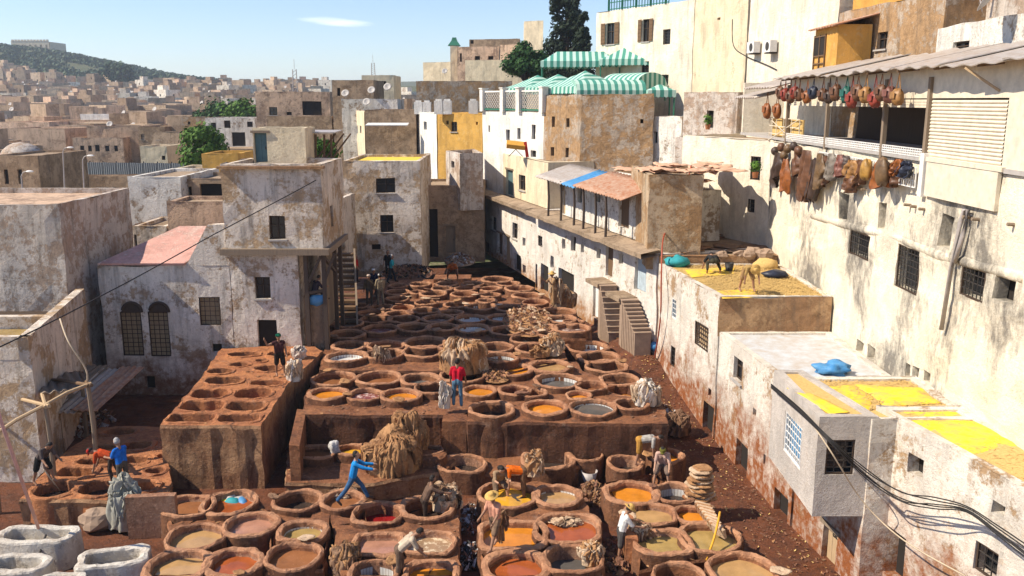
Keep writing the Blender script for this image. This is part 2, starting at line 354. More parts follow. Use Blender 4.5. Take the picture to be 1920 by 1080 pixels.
def house(name, label, cat, foot, z0, z1, mat, roof='roof_dirt', ops={}, par=.3, jit=.045, group=None, step=.7, parw=.25, tops={}, ins=.22):
    """foot: CCW corners; ops[i] = [(px0,py0,px1,py1,kind)] in photo pixels thrown onto wall i"""
    foot = [Vector((p[0], p[1])) for p in foot]; c = sum(foot, Vector((0, 0)))/len(foot)
    root = thing(name, (c.x, c.y, z0), label, cat, group); n_ = len(foot); mb = MB(); todo = []
    for i in range(n_):
        A, B = foot[i], foot[(i+1) % n_]; A3 = Vector((A.x, A.y, 0)); L = (B-A).length; u = Vector(((B-A).x/L, (B-A).y/L, 0)); n = Vector((u.y, -u.x, 0)); oo = []
        for o in ops.get(i, []):
            x0, y0, x1, y1 = o[:4]; ym, xm = (y0+y1)/2, (x0+x1)/2
            q0 = (onF(x0, ym, A3, n)-A3).dot(u); q1 = (onF(x1, ym, A3, n)-A3).dot(u); zh = onF(xm, y0, A3, n).z; zl = onF(xm, y1, A3, n).z
            q0, q1 = sorted((q0, q1)); q0 = max(q0, .08); q1 = min(q1, L-.08); zl = max(zl, z0+.03); zh = min(zh, z1-.12)
            if q1-q0 < .1 or zh-zl < .1: continue
            if any(q0 < t[2]+.05 and q1 > t[0]-.05 and zl < t[3]+.05 and zh > t[1]-.05 for t in oo): continue
            oo.append((q0, zl, q1, zh)); todo.append((i, o[4] if len(o) > 4 else 'hole', A3, u, n, oo[-1]))
        wall_face(mb, A, B, z0, z1, oo, jit, step, tops.get(i), ins)
    inn = offset_poly(foot, parw); rj = lambda p, z: z+nz((p[0], p[1], z), .5)*.04
    lo = [Vector((p.x, p.y, z1-.01)) for p in foot]; li = [Vector((p.x, p.y, rj(p, z1))) for p in inn]; lb = [Vector((p.x, p.y, z1-par-.05)) for p in inn]
    if not tops: mb.ring([lo, li, lb])
    w = mb.build('wall', mat, root, recalc=False)
    m2 = MB(); m2.add([Vector((p.x, p.y, z1-par)) for p in offset_poly(foot, .05)], [tuple(range(n_))]); m2.build('roof', roof, root)
    for t in todo: opening_part(root, t[1], t[2], t[3], t[4], t[5], ins)
    return root
def pxbox(x0, x1, Y, depth, side=0.0):
    """footprint of a box whose front lies at Y between two photo columns (measured at mid picture height)"""
    a = atY(x0, 400, Y).x; b = atY(x1, 400, Y).x
    return [(a, Y), (b, Y), (b+side, Y+depth), (a+side, Y+depth)]
def zat(px, py, Y): return atY(px, py, Y).z
# ------------------------------------------------------------------ ground and the tannery floor
mb = MB(); mb.add([(-2600, -60, -1.2), (2600, -60, -1.2), (2600, 3000, -1.2), (-2600, 3000, -1.2)], [(0, 1, 2, 3)])
struct(mb.build('ground', 'roof_dirt'))
def lane_z(x, y):
    t = min(1, max(0, (y-33)/13)); q = min(1, max(0, (x-3.0)/3)); return 2.0*t*t*(3-2*t)*q + .06*nz((x, y, 0), .6) + .03*nz((x, y, 0), 2.3)
mb = MB()
mb.grid(lambda u, v: Vector((-24+u*40, 12+v*60, lane_z(-24+u*40, 12+v*60))), 100, 150)
struct(mb.build('courtyard_floor', 'mud', smooth=True))
def blob(c, rx, ry, n=28, k=2.0, rot=0, jit=.05, o=0):
    out = []
    for i in range(n):
        a = 2*math.pi*i/n; ca, sa = math.cos(a), math.sin(a); r = (abs(ca)**k+abs(sa)**k)**(-1/k)
        r *= 1+jit*noise.noise(Vector((ca*1.3+o, sa*1.3, o*.7))); x, y = rx*r*ca, ry*r*sa
        out.append(Vector((c[0]+x*math.cos(rot)-y*math.sin(rot), c[1]+x*math.sin(rot)+y*math.cos(rot), 0)))
    return out
VATS = []; vid = [0]; TERR = []
LIQ = dict(orange='orange dye', brown='brown dye', dark='dark water', tan='tan water', olive='olive brown water', mustard='mustard yellow dye', red='red dye', rust='rust red dye', grey='grey water', pale='pale cloudy water',
           white='milky white liquid', blue='deep blue dye', pink='pinkish brown dye', magenta='magenta dye', foam='frothy brown scum', redfoam='reddish froth', green='green flecked water', swirl='creamy swirling liquor')
def vat(px, py, hw, liq, zt, zone, z0=0.0, mat='clay', k=2.0, ky=2.0, asp=1.0, wall=None, deep=.36, tiles=False, label=None, group=None, rot=0, jit=.05, lip=.05):
    vid[0] += 1; o = vid[0]*3.37
    c = G(px, py, zt); hw *= 1.06; e = G(px+hw, py, zt); R = (e-c).x; w = wall or min(.24, .13*R+.06)*(.72+.5*((vid[0]*37) % 11)/10)
    NS = 40; outer = blob(c, R, R*asp, NS, k, rot, jit, o); inner = blob(c, R-w, R*asp-w, NS, ky, rot, jit, o+.3)
    for L_ in (outer, inner):
        for p in L_: d = Vector((p.x-c.x, p.y-c.y, 0)).normalized(); p += d*(.045*nz(p, 3.1, o)+.028*nz(p, 8, o))
    def lv(L, z, s=1.0, j=0): return [Vector((c.x+(p.x-c.x)*s, c.y+(p.y-c.y)*s, z+j*nz((p.x, p.y, o), 1.3))) for p in L]
    def rim(f, dz): return [a.lerp(b, f)+V(0, 0, zt+dz+.05*nz(a, 1.3, o)+.04*nz(a.lerp(b, f), 5, o+f*3)) for a, b in zip(outer, inner)]
    m = MB(); m.ring([lv(outer, z0-.1, 1.04), lv(outer, (z0+zt)/2, 1.02), lv(outer, zt-.16, 1.0, .03), rim(0, -.05)])
    mr = MB(); mr.ring([rim(0, -.05), rim(.10, -.005), rim(.5, lip*.3), rim(.88, -.003), rim(1.0, -.035), lv(inner, zt-.13)])
    mi_ = MB(); mi_.ring([lv(inner, zt-.13), lv(inner, zt-.5, .99), lv(inner, zt-deep-.25, .97)])
    name = LIQ[liq]; lab = label or ('%s clay vat of %s %s' % ('squarish' if k > 2.6 else 'round', name, zone))
    root = thing('dye_vat', (c.x, c.y, z0), lab, 'vat', group or 'dye vats of the tannery')
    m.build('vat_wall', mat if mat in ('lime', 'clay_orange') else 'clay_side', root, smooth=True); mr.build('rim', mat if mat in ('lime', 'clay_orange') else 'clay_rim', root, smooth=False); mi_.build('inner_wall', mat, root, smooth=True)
    m = MB(); L = lv(inner, zt-deep, 1.0); m.add(L, [tuple(range(len(L)))]); m.build('liquid', 'L_'+liq, root)
    if tiles:
        m = MB(); n = 36; zt2 = zt-.16; hh = deep-.14
        ii = blob(c, R-w-.012, R*asp-w-.012, n, ky, rot, jit, o); rows = max(1, int(hh/.16))
        for r in range(rows):
            for i in range(n):
                a, b = ii[i], ii[(i+1) % n]; a2, b2 = a.lerp(b, .06), a.lerp(b, .94); za, zb = zt2-hh*(r+.06)/rows, zt2-hh*(r+.94)/rows
                m.add([a2+V(0, 0, zb), b2+V(0, 0, zb), b2+V(0, 0, za), a2+V(0, 0, za)], [(0, 1, 2, 3)])
        stuff(m.build('tile_lining', 'tile_white', root))
    VATS.append((c, R, R*asp, k, rot, zt, jit, o)); return root
def terrace(name, label, poly, z0, zt, mat, zone=None, hole=.9, bulge=.04, group=None, wallmat=None):
    """solid masonry between vats: the top sheet has real holes where the vats stand"""
    P = [Vector((p[0], p[1])) for p in poly]; pts = []; edges = []; cut = []
    per = []
    for i in range(len(P)):
        a, b = P[i], P[(i+1) % len(P)]; k = max(1, int((b-a).length/.28))
        per += [a.lerp(b, q/k)+Vector((nz((a.x+q, a.y, 0), .8), nz((a.x, a.y+q, 4), .8)))*(.05 if q else 0)+Vector((nz((a.lerp(b, q/k).x, a.lerp(b, q/k).y, 0), 2.3), nz((a.lerp(b, q/k).x, a.lerp(b, q/k).y, 7), 2.3)))*.07 for q in range(k)]
    pts += per; n = len(per); edges += [(i, (i+1) % n) for i in range(n)]
    for (c, rx, ry, k, rot, z, jit, o) in VATS:
        L = [Vector((p.x, p.y)) for p in blob(c, rx-.07, ry-.07, 22, k, rot, jit, o)]
        inside = sum(pip(q, per) for q in L)
        if inside == 0: continue
        if inside < len(L):
            cut.append(L); continue
        b0 = len(pts); pts += L; edges += [(b0+i, b0+(i+1) % 22) for i in range(22)]; cut.append(L)
    lo = Vector((min(p.x for p in P), min(p.y for p in P))); hi = Vector((max(p.x for p in P), max(p.y for p in P)))
    y = lo.y
    while y < hi.y:
        x = lo.x
        while x < hi.x:
            q = Vector((x, y))
            if pip(q, per) and not any(pip(q, L) for L in cut): pts.append(q)
            x += .5
        y += .5
    TERR.append((per, zt, lo, hi))
    vs, es, fs, *_ = delaunay_2d_cdt(pts, edges, [], 0, 1e-4)
    keep = []
    for f in fs:
        ce = sum((vs[i] for i in f), Vector((0, 0)))/len(f)
        if pip(ce, per) and not any(pip(ce, L) for L in cut): keep.append(f)
    par_ = list(range(len(vs)))
    def fd(a):
        while par_[a] != a: par_[a] = par_[par_[a]]; a = par_[a]
        return a
    for f in keep:
        for q in f[1:]: par_[fd(q)] = fd(f[0])
    cnt = {}
    for f in keep: cnt[fd(f[0])] = cnt.get(fd(f[0]), 0)+1
    bestc = max(cnt, key=cnt.get); keep = [f for f in keep if fd(f[0]) == bestc]
    used_ = sorted({q for f in keep for q in f}); rm = {q: i for i, q in enumerate(used_)}
    m = MB(); m.add([V(vs[q].x, vs[q].y, zt+bulge*nz((vs[q].x, vs[q].y, 1), .9)+bulge*.5*nz((vs[q].x, vs[q].y, 1), 2.7)) for q in used_], [[rm[q] for q in f] for f in keep])
    m2 = MB(); rows = 4
    loops = [[V(p.x, p.y, (z0-.1)+(zt-z0+.1)*r/rows+(bulge*nz((p.x, p.y, 1), .9)+bulge*.5*nz((p.x, p.y, 1), 2.7) if r == rows else 0)) for p in per] for r in range(rows+1)]
    for p in loops[rows]: p.z -= .10+.06*nz(p, 3.1, 5)
    loops.append([V(p.x-.0, p.y, p.z+.10+.06*nz(p, 3.1, 5)) for p in loops[rows]]); cxy = sum(per, Vector((0, 0)))/len(per)
    for p in loops[rows]: d = (Vector((p.x, p.y))-cxy).normalized()*.05; p.x += d.x; p.y += d.y
    for r in range(1, rows):
        for p in loops[r]: p.x += .06*nz(p, 1.1, 2); p.y += .06*nz(p, 1.1, 8)
    m2.ring(loops)
    cx = (lo+hi)/2; root = thing(name, (cx.x, cx.y, z0), label, 'terrace', group)
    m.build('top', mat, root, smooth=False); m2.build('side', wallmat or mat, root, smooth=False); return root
def pip(q, poly):
    c = False; n = len(poly); j = n-1
    for i in range(n):
        a, b = poly[i], poly[j]
        if (a.y > q.y) != (b.y > q.y) and q.x < (b.x-a.x)*(q.y-a.y)/(b.y-a.y)+a.x: c = not c
        j = i
    return c

# tall block on the left: cells that share their walls
ZL = 2.4; LB = 'in the tall stained block below the left tower'
for (px, py, hw, liq, asp, k) in [(359, 783, 45, 'foam', .62, 5), (448, 783, 41, 'foam', .62, 5), (379, 760, 42, 'brown', .74, 4), (461, 760, 39, 'dark', .74, 4), (395, 737, 38, 'brown', .86, 2.4), (475, 736, 38, 'rust', .86, 2.4),
      (421, 713, 39, 'blue', .70, 2.4), (503, 717, 34, 'rust', .66, 2.4), (413, 695, 27, 'dark', .8, 2.2), (449, 683, 22, 'dark', .8, 2), (502, 690, 27, 'grey', .9, 2), (457, 663, 33, 'dark', .66, 2.2), (489, 676, 13, 'dark', .9, 2), (519, 663, 22, 'grey', .9, 2)]:
    vat(px, py, hw, liq, ZL, LB, z0=1.2, mat='clay_orange', k=k, ky=k, asp=asp, deep=.5, wall=.13, lip=.03)
terrace('vat_block', 'tall stained masonry block of vats below the left tower', [G(300, 796, ZL), G(489, 797, ZL), G(541, 718, ZL), G(604, 658, ZL), G(585, 645, ZL), G(415, 652, ZL), G(358, 731, ZL)], 0, ZL-.03, 'clay_orange', wallmat='block_wall')
# upper terrace, rows from front to back
ZU = 2.15
U1 = 'on the raised front terrace'; U2 = 'on the sunlit middle terrace'; U3 = 'on the shaded middle terrace'; U4 = 'in the shaded rows before the far yard'; U5 = 'in the sunlit rows at the far end'
for (px, py, hw, liq, t) in [(922, 765, 43, 'dark', 0), (1023, 762, 43, 'orange', 0), (1112, 762, 44, 'grey', 1), (1184, 756, 33, 'dark', 0)]:
    vat(px, py, hw, liq, ZU+.1, U1, z0=(0 if px < 930 else 1.2), tiles=bool(t), deep=.2 if liq in ('orange', 'grey') else .42)
for (px, py, hw, liq, t) in [(615, 736, 38, 'orange', 0), (685, 739, 33, 'redfoam', 0), (752, 740, 38, 'orange', 1), (812, 726, 34, 'dark', 0), (898, 731, 33, 'orange', 0), (965, 730, 31, 'magenta', 0),
      (625, 708, 41, 'brown', 0), (710, 707, 43, 'brown', 0), (789, 709, 38, 'grey', 0), (868, 702, 42, 'dark', 0), (956, 691, 42, 'orange', 0), (1032, 685, 41, 'tan', 0), (1046, 712, 44, 'grey', 1), (1000, 734, 26, 'rust', 0), (1108, 722, 30, 'brown', 0), (1086, 740, 24, 'orange', 0)]:
    vat(px, py, hw, liq, ZU+.12, U2, z0=1.4, tiles=bool(t), deep=.17 if liq in ('orange', 'redfoam', 'tan') else .32)
ZM = 2.35
for (px, py, hw, liq, t) in [(649, 667, 39, 'white', 1), (722, 662, 37, 'dark', 0), (794, 657, 40, 'dark', 0), (656, 646, 34, 'green', 0), (724, 646, 34, 'brown', 0), (797, 641, 41, 'dark', 0), (866, 642, 34, 'dark', 0), (930, 650, 33, 'dark', 0), (938, 669, 34, 'dark', 1),
      (994, 634, 38, 'grey', 0), (1002, 651, 34, 'brown', 0)]:
    vat(px, py, hw, liq, ZM+.12, U3, z0=1.6, tiles=bool(t), deep=.34 if t == 0 else .3)
ZR = 2.5
for (px, py, hw, liq, t) in [(650, 625, 34, 'brown', 0), (712, 615, 33, 'redfoam', 0), (775, 612, 32, 'dark', 0), (829, 612, 31, 'dark', 0), (886, 614, 31, 'white', 1), (951, 618, 33, 'dark', 0), (1016, 614, 30, 'rust', 0), (1071, 614, 35, 'foam', 0),
      (651, 605, 30, 'brown', 0), (705, 597, 29, 'dark', 0), (757, 597, 30, 'dark', 0), (821, 596, 30, 'foam', 0), (883, 596, 30, 'white', 1), (940, 595, 29, 'white', 1), (1003, 594, 27, 'white', 1), (1053, 597, 28, 'white', 0),
      (694, 586, 26, 'brown', 0), (746, 587, 26, 'dark', 0), (797, 581, 26, 'dark', 0), (845, 585, 24, 'dark', 0), (1046, 583, 34, 'dark', 0), (955, 577, 26, 'brown', 0), (714, 575, 24, 'brown', 0), (754, 576, 23, 'orange', 0), (857, 570, 25, 'dark', 0), (903, 573, 31, 'grey', 1), (1075, 603, 20, 'brown', 0), (985, 577, 22, 'rust', 0), (672, 572, 20, 'dark', 0), (800, 566, 22, 'dark', 0)]:
    vat(px, py, hw, liq, ZR, U4, z0=1.6, mat='clay', tiles=bool(t), deep=.24 if liq in ('white', 'redfoam', 'foam') else .36)
for (px, py, hw, liq, t) in [(745, 547, 24, 'dark', 0), (745, 559, 22, 'brown', 0), (783, 547, 15, 'dark', 0), (812, 549, 26, 'dark', 0), (871, 551, 26, 'brown', 0), (918, 552, 21, 'dark', 0), (912, 563, 20, 'dark', 0), (829, 540, 21, 'dark', 0), (873, 540, 22, 'dark', 0), (920, 540, 22, 'orange', 0),
      (974, 540, 27, 'brown', 0), (988, 553, 28, 'brown', 0), (1003, 566, 24, 'rust', 0), (787, 532, 21, 'dark', 0), (837, 531, 22, 'dark', 0), (886, 531, 21, 'dark', 0), (746, 535, 18, 'brown', 0), (932, 523, 30, 'dark', 0), (953, 531, 22, 'brown', 0)]:
    vat(px, py, hw, liq, ZR+.05, U5, z0=1.6, tiles=False, deep=.4, mat='clay')
# right-hand row that climbs along the lane
for (px, py, hw, liq, t) in [(1101, 649, 40, 'white', 1), (1123, 668, 40, 'grey', 0), (1137, 685, 39, 'dark', 0), (1162, 710, 38, 'dark', 0), (1171, 731, 36, 'orange', 0)]:
    vat(px, py, hw, liq, 2.0, 'in the row beside the red mud lane', z0=.3, tiles=bool(t), deep=.4, mat='clay')
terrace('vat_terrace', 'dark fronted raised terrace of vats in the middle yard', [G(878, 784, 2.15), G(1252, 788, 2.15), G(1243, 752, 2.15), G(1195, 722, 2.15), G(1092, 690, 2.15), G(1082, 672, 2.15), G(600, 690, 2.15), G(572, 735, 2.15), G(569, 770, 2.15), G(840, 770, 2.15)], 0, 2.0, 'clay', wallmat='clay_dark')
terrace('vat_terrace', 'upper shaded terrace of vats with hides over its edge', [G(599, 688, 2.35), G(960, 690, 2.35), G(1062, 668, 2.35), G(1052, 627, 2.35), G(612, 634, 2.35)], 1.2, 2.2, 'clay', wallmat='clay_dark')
terrace('vat_terrace', 'long low terrace of vats reaching to the far yard', [G(612, 637, 2.4), G(1000, 634, 2.4), G(1098, 628, 2.4), G(1082, 585, 2.4), G(1012, 556, 2.4), G(960, 522, 2.4), G(900, 516, 2.4), G(730, 522, 2.4), G(700, 566, 2.4), G(622, 590, 2.4)], 1.2, 2.24, 'clay')
# sunken pit with a wall behind it, in front of the dark face
terrace('pit_terrace', 'low walled vat terrace under the big hide pile', [G(535, 893, .95), G(700, 893, .95), G(835, 872, .95), G(868, 835, .95), G(540, 838, .95)], 0, .72, 'clay', wallmat='block_wall')
for (px, py, hw, liq) in [(590, 846, 42, 'brown'), (660, 841, 36, 'mustard'), (795, 843, 36, 'dark')]:
    vat(px, py, hw, liq, 1.05, 'in the walled pit below the dark terrace', z0=.4, mat='clay', asp=.8, deep=.22)
mb = MB(); a, b = G(545, 893, .9), G(548, 838, .9)
mb.prism([(a.x, a.y), (a.x+.35, a.y), (b.x+.35, b.y+1.0), (b.x, b.y+1.0)], 0, 2.0, jit=.1); tag(mb.build('pit_wall', 'clay'), 'clay side wall of the pit beside the tall block', 'wall')
q = G(600, 806, 1.4)
# steps up between pit and front terrace
st = thing('clay_steps', G(852, 830, .9), 'worn clay steps between the pit and the front terrace', 'steps')
for i in range(4):
    p = G(852, 838-i*17, .75+i*.42); m = MB(); m.box((p.x, p.y+.2, (.75+i*.42)/2), (1.0-.04*i, .75, .75+i*.42)); m.build('step', 'clay', st)
# foreground vats
FZ = .85; F1 = 'in the sunny foreground'
FG = [(558, 936, 46, 'dark', 2, 0), (642, 936, 42, 'brown', 2, 0), (708, 960, 47, 'red', 2.4, 0), (801, 948, 50, 'dark', 2.4, 0), (567, 994, 46, 'olive', 3, 1), (550, 1040, 52, 'brown', 2.2, 0), (708, 1018, 50, 'pink', 4.5, 0), (806, 1014, 48, 'swirl', 3, 0),
      (700, 1071, 46, 'grey', 2, 1), (808, 1071, 52, 'orange', 3, 0), (352, 946, 47, 'brown', 3.2, 0), (432, 941, 51, 'rust', 2.2, 0), (470, 981, 51, 'pink', 2, 0), (367, 1005, 53, 'tan', 2.3, 0), (333, 1058, 60, 'tan', 2.3, 0), (438, 1052, 55, 'rust', 2.5, 0),
      (867, 868, 45, 'dark', 2.2, 0), (1027, 858, 49, 'dark', 2.2, 1), (1096, 850, 33, 'dark', 3, 0), (952, 926, 56, 'mustard', 2.2, 0), (1046, 927, 47, 'tan', 2.2, 1), (1064, 987, 62, 'rust', 3, 0), (962, 1000, 62, 'orange', 4, 0), (968, 1060, 62, 'rust', 2.4, 0), (1074, 1046, 55, 'grey', 3, 0),
      (1173, 866, 34, 'dark', 2.2, 0), (1184, 922, 52, 'orange', 2.2, 0), (1220, 962, 49, 'tan', 2.6, 0), (1243, 1012, 54, 'olive', 3, 0), (1331, 1006, 57, 'olive', 2.3, 0), (1300, 962, 36, 'orange', 2.2, 0), (1266, 922, 42, 'dark', 2, 1), (1274, 1078, 50, 'dark', 2, 0), (1394, 1066, 66, 'tan', 2, 0), (1249, 853, 34, 'orange', 2, 0)]
own = {(708, 960): 'round clay vat of red dye beside the kneeling tanner\'s vat', (801, 948): 'clay vat in which a bearded man works on hides', (432, 941): 'round clay vat with coloured cloths floating on rust dye', (806, 1014): 'clay vat of creamy swirling liquor behind the bending man',
       (952, 926): 'big clay vat heaped with mustard powder where the orange-shirted man bends', (1064, 987): 'clay vat of rust dye with pink hides afloat', (1394, 1066): 'wide round vat of tan water beside the mud lane', (1249, 853): 'clay vat of orange dye behind two seated tanners',
       (642, 936): 'clay vat of folded hides under the striding man in blue'}
own.update({(558, 936): 'deep clay vat of dark water joined to the folded hides vat', (567, 994): 'squarish tiled vat of olive water beside the wet scraps', (550, 1040): 'thick rimmed clay vat of brown dye below the tiled olive one', (708, 1018): 'square shallow vat brimming with pinkish brown dye',
    (700, 1071): 'round tiled vat of greenish grey water beside the bending man', (808, 1071): 'clay vat of orange dye under the bending man\'s hands', (352, 946): 'squarish clay vat of brown dye against the thin upright slab', (470, 981): 'freestanding round vat full of pinkish brown dye', (367, 1005): 'rough rimmed clay vat of tan water beside the pinkish one',
    (333, 1058): 'wide rough vat of tan water next to the lime pit', (438, 1052): 'clay vat brimming with rust red dye and floating crust', (867, 868): 'deep clay vat of dark water at the foot of the clay steps', (1027, 858): 'tiled vat of dark water below the dark terrace face', (1096, 850): 'half round clay vat joined to the tiled dark one',
    (1046, 927): 'round vat with white tiles and tan water beside the mustard powder', (962, 1000): 'square vat of glowing orange dye below the straw hatted man', (968, 1060): 'big round vat of dark rust dye with sunlit orange band', (1074, 1046): 'squarish vat of grey water with looped hides on its rim', (1173, 866): 'small oval vat of dark water beside the bent over man',
    (1184, 922): 'round vat of bright orange dye above the white shirted man', (1220, 962): 'clay vat of tan water behind the straw hat', (1243, 1012): 'squarish vat of olive water in front of the white shirted man', (1331, 1006): 'round vat of olive water with the yellow hose', (1300, 962): 'small vat of orange dye under the row of folded hides', (1266, 922): 'white tiled dark vat beside the stack of hides', (1274, 1078): 'round rough vat of dark water below the olive one'})
for (px, py, hw, liq, k, t) in FG:
    vat(px, py, hw, liq, FZ, F1, k=k, ky=max(2, k-.4), tiles=bool(t), deep=.42 if liq in ('dark', 'grey', 'red') else .22, mat=('clay_pale' if (px*7+py) % 3 else 'clay'), label=own.get((px, py)), jit=.09, lip=.07, asp=.92 if k > 2.5 else 1)
for lab, poly in [('low clay masonry joining the vats beside the striding man', [(520, 925), (680, 925), (690, 1000), (860, 925), (862, 1079), (640, 1079), (620, 960), (605, 1065), (500, 1075)]),
                  ('low clay masonry joining the vats around the straw-hatted man', [(905, 930), (1005, 900), (1090, 920), (1120, 1000), (1130, 1079), (905, 1079)]),
                  ('low clay masonry joining the orange vats beside the lane', [(1135, 905), (1220, 890), (1300, 930), (1350, 975), (1385, 1035), (1200, 1070), (1190, 990)]),
                  ('low clay masonry joining the vats by the lime pits', [(310, 930), (480, 925), (520, 990), (500, 1070), (290, 1079), (320, 1000)]),
                  ('low clay masonry joining the dark vats under the front terrace', [(830, 860), (900, 850), (985, 845), (1120, 835), (1125, 860), (1060, 880), (880, 890)])]:
    L = [G(x, y, .66) for x, y in poly]
    ar = sum(L[i].x*L[(i+1) % len(L)].y-L[(i+1) % len(L)].x*L[i].y for i in range(len(L)))
    terrace('vat_terrace', lab, L if ar > 0 else L[::-1], 0, .66, 'clay')
# shaded pits on the left under the canopy
SH = 'in the shaded yard under the pole canopy'
for (px, py, hw, liq, k, asp) in [(102, 916, 42, 'dark', 2, 1), (185, 914, 42, 'dark', 2, 1), (268, 911, 33, 'pale', 2, 1), (291, 881, 25, 'dark', 2, 1), (143, 884, 40, 'olive', 5, .7), (180, 864, 38, 'olive', 5, .6), (250, 861, 32, 'pale', 3, .8), (258, 834, 32, 'dark', 3, .8), (197, 838, 30, 'grey', 4, .7), (223, 808, 34, 'dark', 3, .7), (305, 853, 18, 'dark', 2, 1)]:
    vat(px, py, hw, liq, 1.0, SH, z0=.2, mat='clay_orange', k=k, ky=k, asp=asp, deep=.35, wall=.18)
L = [G(x, y, .95) for x, y in [(40, 935), (310, 940), (322, 905), (300, 800), (190, 800), (120, 850), (75, 890)]]
ar = sum(L[i].x*L[(i+1) % len(L)].y-L[(i+1) % len(L)].x*L[i].y for i in range(len(L)))
terrace('vat_terrace', 'shaded terrace of pits where the man in blue stands', L if ar > 0 else L[::-1], 0, .95, 'clay_orange', wallmat='block_wall')
# white lime pits
for (px, py, hw, liq, asp, lab, rot) in [(70, 1000, 70, 'pale', .5, 'white limewashed rectangular pit beside the leaning pole', -.05), (30, 1054, 58, 'pale', .6, 'rounded white lime pit of cloudy water', 0), (212, 1042, 60, 'pale', .62, 'rectangular lime pit of pale olive water', .25), (118, 1082, 40, 'pale', .5, 'broken white lime pit in front of the pole foot', 0)]:
    vat(px, py, hw, liq, .9, '', k=5 if 'rect' in lab else 3, ky=5 if 'rect' in lab else 3, asp=asp, mat='lime', label=lab, group='lime pits', deep=.38, wall=.24, rot=rot, jit=.08)
# ------------------------------------------------------------------ row of low houses along the right of the far yard
def on_line(px, A, B, py=450):
    A3 = V(A[0], A[1], 0); d = (V(B[0], B[1], 0)-A3).normalized(); n = V(d.y, -d.x, 0); p = onF(px, py, A3, n); return Vector((p.x, p.y))
def quad_from(A, B, depth):                                     # A far/left, B near/right, house behind the line
    A, B = Vector(A[:2]), Vector(B[:2]); u = (B-A).normalized(); n = Vector((u.y, -u.x)); return [A, B, B-n*depth, A-n*depth]
RF, RN = G(945, 482, 2.0), G(1232, 655, 1.8)
rA0, rA1, rB1 = on_line(866, RF, RN), on_line(1004, RF, RN), on_line(1234, RF, RN)
ru = (Vector(RN[:2])-Vector(RF[:2])).normalized(); rn = Vector((ru.y, -ru.x))
house('row_house', 'long whitewashed two storey row with many dark doors at far yard', 'house', quad_from(rA0, rA1, 7), 1.5, 6.4, 'white_wall_mid', ops={0: [
    (871, 392, 881, 415, 'grille'), (890, 399, 895, 412, 'hole'), (922, 407, 931, 432, 'win'), (961, 418, 970, 448, 'win'), (980, 446, 985, 462, 'hole'), (890, 440, 899, 477, 'door'), (903, 455, 917, 492, 'door_grey'),
    (933, 437, 942, 478, 'door'), (946, 442, 956, 495, 'door_pale'), (964, 477, 977, 523, 'dark'), (980, 497, 986, 513, 'hole'), (879, 448, 886, 472, 'hole')]}, par=.05)
house('row_house', 'whitewashed row with two outside stairs and a pale blue door', 'house', quad_from(rA1, rB1, 7), 1.0, 6.4, 'white_wall_mid', ops={0: [
    (1009, 442, 1017, 462, 'grille'), (993, 492, 1008, 537, 'dark'), (1014, 497, 1028, 547, 'dark'), (1032, 480, 1039, 503, 'hole'), (1047, 508, 1076, 560, 'dark'), (1054, 448, 1060, 468, 'hole'), (1070, 443, 1079, 472, 'hole'),
    (1089, 458, 1096, 475, 'hole'), (1118, 466, 1125, 485, 'hole'), (1135, 462, 1149, 520, 'door'), (1160, 476, 1168, 496, 'hole'), (1190, 472, 1212, 547, 'door_blue'), (1111, 537, 1132, 600, 'door_white')]}, par=.05)
# projecting ledges over the row
for (a, b, lab, w) in [(866, 1004, 'sagging plaster ledge over the far row of doors', .75), (1008, 1236, 'long crumbling ledge carrying the thin roof poles', .9)]:
    A, B = on_line(a, RF, RN), on_line(b, RF, RN); m = MB(); L = (B-A).length; k = int(L/.5)
    def led(i, d, z): p = A+(B-A)*(i/k)+rn*d; return V(p.x, p.y, z+.05*nz((p.x, p.y, z), 1.1))
    m.ring([[led(i, -.1, 6.38) for i in range(k+1)], [led(i, w, 6.22) for i in range(k+1)], [led(i, w+.03, 6.45) for i in range(k+1)], [led(i, -.1, 6.62) for i in range(k+1)]])
    m.f = [f for f in m.f if max(f)-min(f) < 2*(k+1) and abs(f[0]-f[1]) == 1]
    tag(m.build('roof_ledge', 'roof_dirt'), lab, 'ledge')
# upper storeys set back on the row
sb = -rn*1.1
def up(px): return on_line(px, RF, RN)
def upfoot(a, b, depth, back=1.0): return quad_from(up(a)-rn*back, up(b)-rn*back, depth)
house('upper_house', 'cream upper house with teal door above the far row', 'house', upfoot(905, 1000, 5), 6.4, 9.5, 'cream', ops={0: [(949, 318, 962, 385, 'door_teal'), (936, 318, 942, 340, 'hole'), (973, 328, 985, 357, 'win'), (906, 317, 915, 350, 'door')]}, par=.15)
house('shed', 'whitewashed shed behind thin poles under patchwork tin roof', 'shed', upfoot(1026, 1186, 4, .9), 6.4, 9.0, 'white_wall', ops={0: [(1042, 340, 1060, 408, 'door_pale'), (1160, 350, 1180, 428, 'door'), (1083, 345, 1091, 380, 'hole'), (1118, 350, 1126, 378, 'hole')]}, par=.05)
for i, (px, yb) in enumerate([(1043, 407), (1067, 420), (1092, 427), (1110, 436), (1133, 445), (1153, 452)]):
    A = up(px)+rn*(.55); m = MB(); m.tube([(A.x, A.y, 6.4), (A.x+.03, A.y, 7.7), (A.x-.03, A.y, 8.85)], [.075, .07, .06]); tag(m.build('roof_pole', 'timber'), 'thin dark pole holding up the patchwork tin roof', 'pole', 'poles before the white shed')
